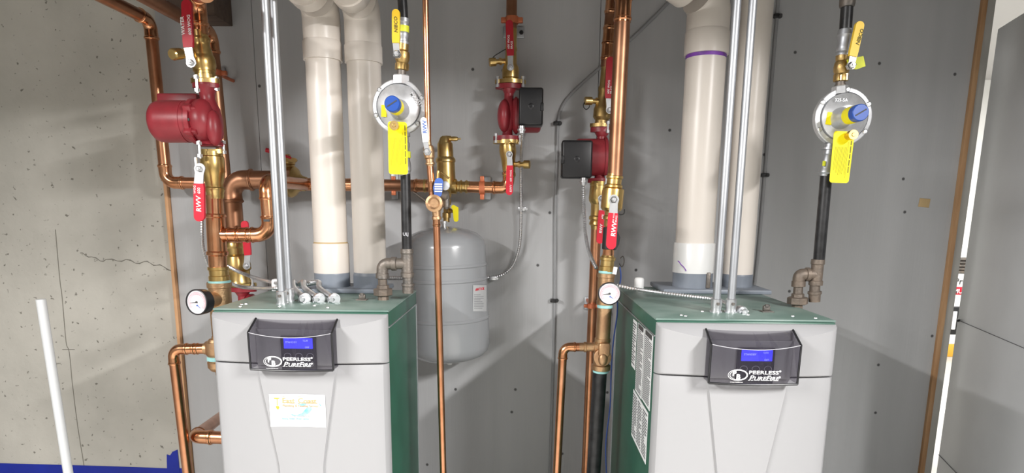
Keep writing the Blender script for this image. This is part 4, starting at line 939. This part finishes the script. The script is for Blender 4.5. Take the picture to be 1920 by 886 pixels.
t = thing('bronze_pipe', 'plain bronze pipe between the gauge tee and the tee with the copper outlet', 'pipe', P(1130, 634, Yg_))
bm = NB(); turn(bm, (1134, 572), (1130, 636), Yg_, [(572, 13.5), (636, 13.5)], 28); obj('pipe', bm, 'bronze', t)
t = thing('bronze_tee', 'bronze tee low in the right riser with a round boss and copper outlet', 'pipe fitting', P(1126, 694, Yg_))
bm = NB(); turn(bm, (1130, 634), (1126, 696), Yg_, [(633, 12), (634, 15), (640, 15), (641, 14), (682, 15), (684, 18), (692, 17.5), (694, 14)], 28)
turn(bm, (1130, 650), (1086, 650), Yg_, [(1130, 11), (1114, 10.5), (1113, 8.5), (1100, 8.5), (1099, 9.8), (1095, 9.8), (1094, 8.2), (1086, 8.2)], 20); obj('tee_body', bm, 'bronze', t)
bm = NB(); p = P(1128, 666, Yg_); lathe(bm, p, -BACK, [(0, .027), (.028, .027), (.030, .022), (.030, .001)], 28); box(bm, P(1133, 655, Yg_-.03), (.036, .02, .044), bev=.008); box(bm, P(1135, 634, Yg_-.01), (.005, .005, .018), bev=.001); obj('boss', bm, 'bronze', t)
bm = NB(); c = p-BACK*.036-UP*.004; bmesh.ops.create_uvsphere(bm, u_segments=18, v_segments=10, radius=.016, matrix=Matrix.Translation(c) @ Matrix.Diagonal((.9, .6, 1.25, 1))); obj('plug', bm, 'bronze', t)
bm = NB(); turn(bm, (1130, 634), (1126, 698), Yg_, [(691, 13.5), (692, 15), (697, 14.5), (698, 13)], 28); obj('sealant', bm, 'teal', t)
t = thing('steel_pipe', 'black steel pipe at the bottom of the right riser, beside the green boiler side', 'pipe', P(1113, 886, Yg_)+Vector((0, 0, -.3)))
bm = NB(); a, b = P(1125, 694, Yg_), P(1113, 886, Yg_); r = rad(13.3, a); cyl(bm, a, b+(b-a).normalized()*.35, r, 24); obj('pipe', bm, 'iron_black', t)
run('copper_pipe', 'slim copper drop pipe in front of the bare grey wall between the boilers', 'pipe',
    [P(1090, 650, Yg_), P(1056, 650, Yg_), P(1044, 886, Yg_), P(1044, 886, Yg_)+Vector((0, 0, -.55))], 8, 'copper', ref=1, group='copper pipes of the right boiler', ext=.018)
bm = NB(); tube(bm, smooth(px3([(1162, 500), (1164, 520), (1158, 556), (1157, 590), (1150, 640), (1146, 700), (1144, 760), (1136, 830), (1137, 886), (1139, 930)], 2.02), 8), .0022, 8); tag(obj('blue_wire', bm, 'wire_blue'), 'thin blue wire hanging down between the right riser and green boiler side', 'wire')
bm = NB(); tube(bm, smooth(px3([(1163, 484), (1168, 480), (1170, 490), (1166, 500), (1161, 494)], WALL-.002), 6), .0014, 6); tag(obj('wire_loop', bm, 'iron'), 'small curl of thin grey wire near the wall right of the red lever', 'wire')

# ------------------------------------------------------------------ gas lines
def gas_regulator(label, c, R_, Y, cap, neck, brass_c, stick):
    t = thing('gas_regulator', label, 'gas regulator', P(c[0], c[1]+R_, Y), 'round gas regulators')
    p = P(*c, Y); R = rad(R_, p)
    bm = NB(); lathe(bm, p+BACK*.045, -BACK, [(0, R*.45), (.018, R*.7), (.034, R*.94), (.036, R), (.053, R), (.055, R*.97), (.056, R*.85), (.050, R*.84), (.050, R*.815), (.060, R*.80), (.068, R*.62), (.074, R*.40), (.076, R*.34), (.076, .001)], 56)
    n = bm.verts; 
    obj('housing', bm, 'cast_alu', t)
    for k in range(6):
        a = math.radians(20+60*k+ (0 if c[0] < 1000 else 8)); q = p-BACK*.008+RT*(R*.925*math.cos(a))+UP*(R*.925*math.sin(a))
        bm = NB(); lathe(bm, q, -BACK, [(0, .0065), (.004, .0065), (.006, .004)], 12); obj('rim_screw', bm, 'steel', t)
    b0 = P(*neck, Y-.02); e = b0-BACK*.095
    bm = NB(); lathe(bm, b0, -BACK, [(0, R*.40), (.012, R*.36), (.022, R*.30), (.03, R*.28), (.085, R*.27)], 32); tw = obj('spring_tower', bm, 'cast_alu', t)
    bm = NB(); lathe(bm, b0-BACK*.05, -BACK, [(0, R*.272), (0, R*.288), (.032, R*.285), (.032, R*.27)], 32); obj('yellow_band', bm, 'tag', tw)
    bm = NB(); lathe(bm, b0-BACK*.083, -BACK, [(0, R*.27), (.001, R*.285), (.020, R*.275), (.022, R*.25), (.022, .001)], 32); cpp = obj('blue_cap', bm, 'blue_cap', tw, 'blue screw cap')
    bm = NB(); box(bm, b0-BACK*.1055, (R*.40, .001, .003), Matrix.Rotation(-.55, 3, 'Y')); obj('slot', bm, 'seam', cpp)
    bm = NB(); s = P(stick[0], stick[1], Y-.026); box(bm, s, (R*.20, .002, R*.42), Matrix.Rotation(stick[2], 3, 'Y')); st_ = obj('yellow_sticker', bm, 'tag', t)
    if c[0] < 1000: gl = [('MAXITROL', -R*.0, R*.0, R*.19, 0, .01)]; an = -48; lp_ = P(c[0]+19, c[1]-25, Y-.024)
    else: gl = [('325-5A', 0, 0, R*.15, 0, .01)]; an = 0; lp_ = P(c[0]-14, c[1]-30, Y-.026)
    a = math.radians(an); right = RT*math.cos(a)+UP*math.sin(a); up = -RT*math.sin(a)+UP*math.cos(a)
    glyphs(gl, lp_, right, up, 'cast_alu', t, 'cast_lettering')
    q = P(*brass_c, Y-.03)
    bm = NB(); lathe(bm, q, -BACK, [(0, .009), (.03, .009), (.03, .012), (.045, .012), (.045, .005), (.047, .004)], 14); obj('vent_plug', bm, 'brass', t)
    return t, p, R
def gas_tag(label, corners, Y, rot=0):
    t = thing('warning_tag', label, 'tag', P(*corners[2], Y), 'yellow tags on the gas regulators')
    q = [P(*c, Y) for c in corners]
    def lerp(u, v): return (q[0]*(1-u)+q[1]*u)*(1-v)+(q[3]*(1-u)+q[2]*u)*v
    out = []
    for (cu, cv, a0) in ((0, 0, 180), (1, 0, 270), (1, 1, 0), (0, 1, 90)):
        for k in range(5):
            a = math.radians(a0+90*k/4); du, dv = .14, .055
            uu = (du if cu == 0 else 1-du)+du*math.cos(a); vv = (dv if cv == 0 else 1-dv)+dv*math.sin(a); out.append(lerp(uu, vv))
    bm = NB(); prism(bm, out, BACK*.0012); card = obj('card', bm, 'tag', t)
    bm = NB()
    for k in range(11):
        u = .13+.062*k; v0, v1 = (.30, .86) if k < 10 else (.2, .9)
        v1 -= random.uniform(0, .12)
        prism(bm, [lerp(u, v0)-BACK*.0006, lerp(u+.018, v0)-BACK*.0006, lerp(u+.018, v1)-BACK*.0006, lerp(u, v1)-BACK*.0006], BACK*.0005)
    obj('small_print', bm, 'tag_ink', card)
    bm = NB()
    for v0, v1 in ((.06, .16), (.18, .26), (.28, .41), (.43, .52), (.55, .66), (.68, .80)):
        prism(bm, [lerp(.87, v0)-BACK*.0006, lerp(.91, v0)-BACK*.0006, lerp(.91, v1)-BACK*.0006, lerp(.87, v1)-BACK*.0006], BACK*.0005)
    obj('heading_print', bm, 'ink', card)
Ya = 1.80
t, p, R = gas_regulator('round silver gas regulator in front of the left flue pipes', (749, 201), 49.5, Ya, (734, 199), (750, 206), (745, 239), (720, 208, .05))
gas_tag('yellow tag hanging on the left gas regulator', [(727, 227), (763, 229), (765, 327), (729, 326)], Ya-.045)
t = thing('steel_pipe', 'black gas pipe end coming from the ceiling above the left regulator', 'pipe', P(757, 42, Ya), 'black gas pipes'); 
bm = NB(); tube(bm, [TOP((752, -40), (757, 48), Ya), P(757, 48, Ya)], rad(9, P(757, 48, Ya)), 24); obj('pipe', bm, 'iron_black', t)
def press_steel(bm, a, b, prof): turn(bm, a, b, Ya, prof, 24)
t = thing('press_fitting', 'steel press fitting with a yellow band above the left gas valve', 'pipe fitting', P(757, 84, Ya), 'steel press fittings')
bm = NB(); press_steel(bm, (757, 35), (756, 86), [(35, 9.2), (35, 11), (42, 11.5), (44, 10.5), (48, 9.5), (60, 9.5), (62, 10.5), (68, 10.8), (72, 9), (78, 9), (79, 10.5), (83, 10.5), (86, 8)]); obj('fitting_body', bm, 'galv', t)
bm = NB(); press_steel(bm, (757, 35), (756, 86), [(49, 9.6), (49, 10.6), (61, 10.6), (61, 9.6)]); obj('yellow_band', bm, 'lime', t)
v = thing('gas_valve', 'brass gas valve with a yellow lever on the left gas line', 'valve', P(753, 152, Ya), 'brass gas valves')
bm = NB(); turn(bm, (756, 80), (752, 154), Ya, [(80, 8), (82, 10.5), (94, 10.5), (95, 9.5), (98, 12.5), (105, 13.5), (112, 13), (118, 11), (120, 12), (131, 12), (132, 9)], 6 if False else 24); obj('valve_body', bm, 'brass_dull', v)
bm = NB(); turn(bm, (756, 80), (752, 154), Ya, [(119, 13), (131, 13)], 6); obj('hex_nut', bm, 'brass', v)
g = lever(v, (744, 101), (742, 80), (742, 24), 7.2, Ya-.06, 'yellow', 6.3)
grip_text(g, [('NIBCO', 0, -.004, .012, .2, .02)], 743, 62, Ya-.06, .02, 90, 'ink')
bm = NB(); turn(bm, (753, 128), (752, 156), Ya, [(130, 8.5), (144, 8.8), (144, 10), (150, 10), (156, 8)], 20); obj('nipple', bm, 'iron', v)
bm = NB(); turn(bm, (752, 138), (752, 160), Ya, [(141, 15), (143, 16.5), (158, 16.5)], 6, .3); obj('inlet_boss', bm, 'cast_alu', v)
t = thing('press_fitting', 'steel press fitting under the left regulator, behind the yellow tag', 'pipe fitting', P(760, 330, Ya), 'steel press fittings')
bm = NB(); turn(bm, (757, 246), (760, 330), Ya, [(246, 12), (256, 12), (257, 9), (266, 9), (268, 10.5), (276, 10.5), (278, 9.5), (290, 9.5), (300, 10), (310, 11.5), (320, 11.5), (322, 10), (330, 9.2)], 24); obj('fitting_body', bm, 'galv', t)
bm = NB(); turn(bm, (757, 246), (760, 330), Ya, [(284, 10), (284, 11.5), (296, 11.5), (296, 10)], 24); obj('yellow_band', bm, 'lime', t)
t = thing('steel_pipe', 'black gas pipe between the left regulator and its malleable iron tee', 'pipe', P(763, 470, Ya), 'black gas pipes')
bm = NB(); turn(bm, (760, 320), (763, 472), Ya, [(320, 9.4), (472, 9.4)], 24); obj('pipe', bm, 'iron_black', t)
o = P(757, 441, Ya)-BACK*.0135
glyphs([('UL', 0, 0, .012, 0, .02), ('J', .013, 0, .012, 0, .02)], o, RT, UP, 'white_dim', t, 'white_stencil')
def gas_tee(label, tee, el, un, drip, Y, mt, mb):
    """tee body axis (top, bottom), elbow corner, union foot, drip leg; all photo points"""
    t = thing('gas_drip_tee', label, 'pipe fitting', Vector((P(*un[1], Y).x, Y, ZT+.005)), 'iron tees over the boilers')
    (ax, ay), (bx_, by) = tee
    bm = NB(); turn(bm, tee[0], tee[1], Y, [(ay, 9.5), (ay, 12), (ay+8, 12.4), (ay+10, 11), (by-9, 11), (by-8, 12.6), (by, 12.4), (by, 9.5)], 24)
    ex, ey_ = el; m = (tee[0][0]*.5+tee[1][0]*.5, ey_)
    turn(bm, m, (ex, ey_), Y, [(m[0], 10.5), (m[0]-(m[0]-ex)*.42, 10.5), (m[0]-(m[0]-ex)*.44, 13), (m[0]-(m[0]-ex)*.62, 13), (m[0]-(m[0]-ex)*.64, 9.5)], 24); obj('tee', bm, mt, t)
    c = P(ex, ey_, Y); r = rad(10.3, c); a = P(m[0]-(m[0]-ex)*.55, ey_, Y); b = P(un[0][0], un[0][1], Y)
    bm = NB(); tube(bm, fillet([a, c, b], r*1.7, 12), r*1.05, 24)
    dn = (b-c).normalized(); lathe(bm, b-dn*.012, dn, [(0, r*1.2), (.014, r*1.22), (.015, r*1.0)], 24); obj('elbow', bm, mt, t)
    u0, u1 = un[0], un[1]; yy = lambda f: u0[1]+(u1[1]-u0[1])*f
    bm = NB(); turn(bm, u0, u1, Y, [(yy(0), 8.6), (yy(.30), 8.8), (yy(.32), 11.5), (yy(.46), 11.8), (yy(.47), 9)], 10); turn(bm, u0, u1, Y, [(yy(.70), 10), (yy(1.0), 10.5)], 8); obj('union_half', bm, mb, t)
    bm = NB(); turn(bm, u0, u1, Y, [(yy(.44), 15), (yy(.47), 18.5), (yy(.70), 18.5), (yy(.73), 15)], 8, .2); obj('union_nut', bm, mb, t)
    d0, d1 = drip; y2 = lambda f: d0[1]+(d1[1]-d0[1])*f
    bm = NB(); turn(bm, d0, d1, Y, [(y2(0), 9.5), (y2(.42), 9.5), (y2(.42), 12.3), (y2(.56), 12.3), (y2(.60), 10.6), (y2(1), 10.2)], 24); obj('drip_cap', bm, mt, t)
gas_tee('grey iron tee and union on the left boiler, under the left black gas pipe', ((763, 466), (764, 519)), (717, 494), ((717, 520), (719, 566)), ((765, 518), (765, 549)), 1.80, 'iron', 'iron_rusty')
Ya = 1.76
t, p, R = gas_regulator('round silver gas regulator on the bare grey wall at right', (1579, 220), 52.5, Ya, (1608, 215), (1575, 222), (1584, 256), (1555, 222, .12))
gas_tag('yellow tag hanging tilted on the right gas regulator', [(1564, 245), (1603, 247), (1591, 343), (1555, 342)], Ya-.045)
t = thing('steel_pipe', 'black gas pipe end with a grey coupling above the right regulator', 'pipe', P(1586, 60, Ya), 'black gas pipes')
bm = NB(); tube(bm, [TOP((1593, -60), (1585, 62), Ya), P(1585, 62, Ya)], rad(11, P(1585, 62, Ya)), 24); obj('pipe', bm, 'iron_black', t)
bm = NB(); turn(bm, (1593, -60), (1585, 62), Ya, [(-40, 12), (-36, 14), (8, 14), (13, 13), (14, 11)], 24); obj('coupling', bm, 'iron', t, 'grey coupling')
t = thing('press_fitting', 'steel press fitting above the right gas valve', 'pipe fitting', P(1580, 104, Ya), 'steel press fittings')
bm = NB(); turn(bm, (1586, 55), (1580, 106), Ya, [(55, 11.5), (56, 13.5), (66, 14.5), (69, 13), (73, 12.5), (84, 12.5), (88, 13), (94, 13), (97, 11.5), (100, 13), (104, 13), (106, 10)], 24); obj('fitting_body', bm, 'galv', t)
v = thing('gas_valve', 'brass gas valve with a yellow lever tilted right on the right gas line', 'valve', P(1575, 166, Ya), 'brass gas valves')
bm = NB(); turn(bm, (1580, 98), (1575, 168), Ya, [(98, 10), (101, 11.5), (112, 11.5), (114, 10.5), (117, 12.5), (126, 14), (134, 13.5), (138, 11.5), (141, 13), (152, 13), (153, 10)], 24); obj('valve_body', bm, 'brass_dull', v)
bm = NB(); turn(bm, (1580, 98), (1575, 168), Ya, [(140, 14), (152, 14)], 6); obj('hex_nut', bm, 'brass', v)
g = lever(v, (1597, 122), (1600, 105), (1613, 47), 7.8, Ya-.05, 'yellow', 6.5)
grip_text(g, [('NIBCO', 0, -.004, .012, .2, .02)], 1606, 85, Ya-.05, .02, 77, 'ink')
bm = NB(); turn(bm, (1576, 148), (1575, 172), Ya, [(152, 8.5), (158, 8.5), (158, 10), (163, 10), (166, 8)], 20); obj('nipple', bm, 'iron', v)
bm = NB(); turn(bm, (1575, 158), (1575, 180), Ya, [(161, 13), (163, 14.5), (176, 14.5)], 6, .3); obj('inlet_boss', bm, 'cast_alu', v)
bm = NB(); q = [P(a, b, Ya-.03) for a, b in ((1588, 112), (1600, 108), (1619, 105), (1623, 124), (1606, 130), (1590, 128))]; prism(bm, q, BACK*.0015)
t = tag(obj('hang_tag', bm, 'lime'), 'small lime green tag behind the right yellow lever', 'tag')
t = thing('press_fitting', 'steel press fitting with a yellow mark under the right regulator', 'pipe fitting', P(1546, 330, Ya), 'steel press fittings')
bm = NB(); turn(bm, (1558, 262), (1546, 330), Ya, [(270, 10), (277, 10), (277, 14), (281, 14), (281, 9.5), (289, 9.5), (290, 8.5), (296, 10), (308, 11), (316, 11), (318, 12), (324, 12.5), (326, 10.5), (330, 10)], 24); obj('fitting_body', bm, 'galv', t)
bm = NB(); box(bm, P(1545, 306, Ya-.017), (.008, .003, .013), bev=.001); obj('yellow_band', bm, 'lime', t)
t = thing('steel_pipe', 'black gas pipe between the right regulator and its brown iron tee', 'pipe', P(1535, 492, Ya), 'black gas pipes')
bm = NB(); turn(bm, (1550, 320), (1535, 492), Ya, [(320, 10.6), (492, 10.4)], 24); obj('pipe', bm, 'iron_black', t)
gas_tee('brown iron tee and union on the right boiler, under the right black gas pipe', ((1534, 486), (1529, 534)), (1498, 514), ((1497, 535), (1494, 583)), ((1528, 532), (1527, 565)), 1.76, 'iron_rusty', 'iron_rusty')

# ------------------------------------------------------------------ flexible conduits and wires
def flexc(label, pts, r=.0062, end=None):
    t = thing('flexible_conduit', label, 'conduit', P(*pts[-1]), 'metal clad flexible conduits')
    bm = NB(); flex(bm, px3(pts), r); obj('conduit', bm, 'steel', t)
    return t
def connector(t, c, d, r=.010, L=.024):
    bm = NB(); lathe(bm, c, d, [(0, r), (L*.4, r), (L*.4, r*1.35), (L*.65, r*1.35), (L*.65, r*1.05), (L, r)], 14); cyl(bm, c+d*L*.5-BACK*r, c+d*L*.5-BACK*r*2.1, r*.5, 8); obj('connector', bm, 'steel', t)
t = flexc('armoured conduit curving from the middle pump down the wall towards the tank', [(978, 242, 2.26), (980, 262, 2.30), (977, 300, 2.42), (977, 390, 2.46), (976, 440, 2.47), (972, 470, 2.47), (962, 497, 2.47), (945, 513, 2.47), (930, 518, 2.47), (905, 520, 2.47), (830, 521, 2.485), (760, 520, 2.485), (700, 519, 2.485)])
connector(t, P(978, 236, 2.25), -UP)
for c in ((979, 391), (924, 521)):
    bm = NB(); box(bm, P(*c, 2.468), (.030, .012, .016), bev=.004); cyl(bm, P(c[0]+8, c[1], 2.47), P(c[0]+8, c[1]+.5, 2.44), .005, 8); obj('strap_clip', bm, 'steel', t)
t = flexc('armoured conduit hanging from the right pump down to the bronze tee', [(1094, 340, 2.27), (1094, 372, 2.25), (1096, 410, 2.2), (1098, 440, 2.15), (1104, 470, 2.08), (1112, 490, 2.03), (1119, 504, 2.0)])
connector(t, P(1094, 333, 2.27), -UP)
t = flexc('armoured conduit lying across the right boiler top', [(1150, 533, 1.97), (1175, 538, 1.95), (1200, 543, 1.93), (1250, 550, 1.90), (1300, 556, 1.85), (1340, 561, 1.79), (1365, 570, 1.72), (1384, 580, 1.66)])
c = P(1385, 579, 1.655); connector(t, c, (P(1398, 590, 1.62)-c).normalized(), .011, .03)
t = flexc('armoured conduit dropping behind the lower left red lever and across to the left boiler', [(379, 408, 2.06), (379, 440, 2.07), (381, 466, 2.09), (390, 494, 2.12), (402, 512, 2.18), (420, 512, 2.22)])
t = flexc('upper of the two armoured conduits running from the left riser to the boiler', [(408, 494, 2.16), (428, 499, 2.16), (450, 510, 2.13), (480, 521, 2.06), (512, 529, 1.98), (528, 533, 1.95)])
t = flexc('lower of the two armoured conduits running from the left riser to the boiler', [(422, 526, 2.14), (436, 532, 2.12), (456, 538, 2.08), (490, 540, 2.02), (512, 540, 1.97), (530, 541, 1.95)])
for k, (a, b) in enumerate((((568, 562), (552, 553)), ((594, 562), (572, 552)), ((622, 563), (600, 553)))):
    c = P(*a, 1.76); d = P(*b, 1.84)
    t = thing('flexible_conduit', ('first coiled cable connector on the left boiler top, nearest the conduits', 'second coiled cable connector on the left boiler top, the middle one', 'third coiled cable connector on the left boiler top, nearest the latch clip')[k], 'conduit', c, 'cable connectors on the left boiler')
    c.z = ZT+.016; d.z = ZT+.03
    e = P(548+k*8, 535, 1.90); bm = NB(); flex(bm, [c, d, d+Vector((-.02, .05, .012)), Vector((e.x, 1.93, ZT+.03))], .0085, .0045); obj('conduit', bm, 'steel', t)
    connector(t, c+Vector((.004, -.006, 0)), (c-d).normalized(), .012, .028)
    bm = NB(); lathe(bm, Vector((c.x, c.y-.012, ZT+.004)), UP, [(0, .009), (.012, .009)], 12); obj('locknut', bm, 'steel', t)

# grey tube and strapping on the back wall
def wall_tube(label, pts, clips, r=.006):
    t = thing('wall_tube', label, 'tube', P(*pts[-1], 2.49), 'grey painted tubes on the back wall')
    bm = NB(); tube(bm, smooth(px3(pts, WALL-r), 6), r, 10); obj('tube', bm, 'grey_tube', t)
    for c in clips:
        bm = NB(); box(bm, P(*c, WALL-.010), (.03, .018, .014), bev=.003); cyl(bm, P(c[0]+6, c[1], WALL-.012), P(c[0]+6, c[1], WALL-.026), .006, 10); obj('clip', bm, 'iron_black', t)
wall_tube('grey tube down the wall between the boilers, slanting off behind the right riser', [(1262, -4), (1200, 58), (1130, 122), (1075, 172), (1054, 200), (1046, 232), (1044, 300), (1041, 400), (1040, 560), (1036, 720), (1031, 886), (1029, 950)], [(1045, 231), (1039, 563)])
wall_tube('grey tube down the wall right of the right flue pipes', [(1462, -30), (1457, 30), (1445, 180), (1434, 328), (1421, 480), (1412, 560), (1406, 640)], [(1458, 30), (1434, 328)])

# ------------------------------------------------------------------ small things around the edges
bm = NB(); a, b = P(330, 10, 2.42), P(418, 38, 2.42)
box(bm, Vector(((a.x+b.x)/2, 2.42, (a.z+2.60)/2-.02)) if False else Vector(((a.x+b.x)/2, 2.43, b.z+.16)), (b.x-a.x, .14, .32), bev=.003); tag(obj('wood_block', bm, 'wood_dk'), 'dark wooden blocking on the wall at top left, behind the copper elbow', 'wood block')
t = thing('painters_tape', 'blue painters tape along the foot of the concrete wall', 'tape', P(210, 880, 2.51))
bm = NB(); yt = WALL+.011
prism(bm, [P(-60, 866, yt), P(91, 870, yt), P(200, 873, yt), P(312, 877, yt), P(345, 877, yt), P(345, 905, yt), P(-60, 905, yt)], -BACK*.001); obj('tape_strip', bm, 'tape', t)
bm = NB(); prism(bm, [P(313, 851, yt), P(319, 853, yt), P(324, 846, yt), P(333, 842, yt), P(337, 880, yt), P(338, 905, yt), P(314, 905, yt)], -BACK*.002); obj('tape_piece', bm, 'tape', t, 'torn upright piece of tape')
bm = NB(); a, b = P(89, 640, 1.75), P(128, 886, 1.75); d = (b-a).normalized(); r = rad(8, b); tube(bm, [a-d*.12, b+d*.25], r, 20)
tag(obj('white_pole', bm, 'white_pipe'), 'white pole leaning at the far left in front of the concrete wall', 'pole')
# marks on the sheeting
bm = NB(); c = P(1733, 380, WALL-.001); box(bm, c, (.040, .003, .032), Matrix.Rotation(.08, 3, 'Y'), .001); tag(obj('wood_patch', bm, 'gold'), 'small brownish square patch high on the grey sheeting at right', 'patch')
t = None
bm = NB(); c0 = P(1240, 886, WALL)
# crack in the concrete
bm = NB()
for path in ([(104, 430), (112, 520), (117, 560), (124, 640), (130, 660), (136, 720), (146, 800), (160, 886)], [(117, 655), (140, 655)]):
    tube(bm, smooth(px3(path, WALL+.0118), 6), .0016, 5)
tag(obj('form_line', bm, 'form'), 'thin uneven form line running down the concrete at far left', 'crack')
bm = NB()
jag = [(150, 474), (160, 478), (172, 481), (188, 489), (199, 486), (221, 489), (236, 486), (254, 493), (270, 490), (282, 493), (294, 497), (306, 499), (325, 508)]
for k, (a, b) in enumerate(zip(jag[:-1], jag[1:])): tube(bm, [P(*a, WALL+.0118), P((a[0]+b[0])/2, (a[1]+b[1])/2+(2 if k % 2 else -2), WALL+.0118), P(*b, WALL+.0118)], [.0012, .0022, .0010], 5)
tag(obj('concrete_crack', bm, 'form'), 'jagged crack running across the concrete left of the copper riser', 'crack')
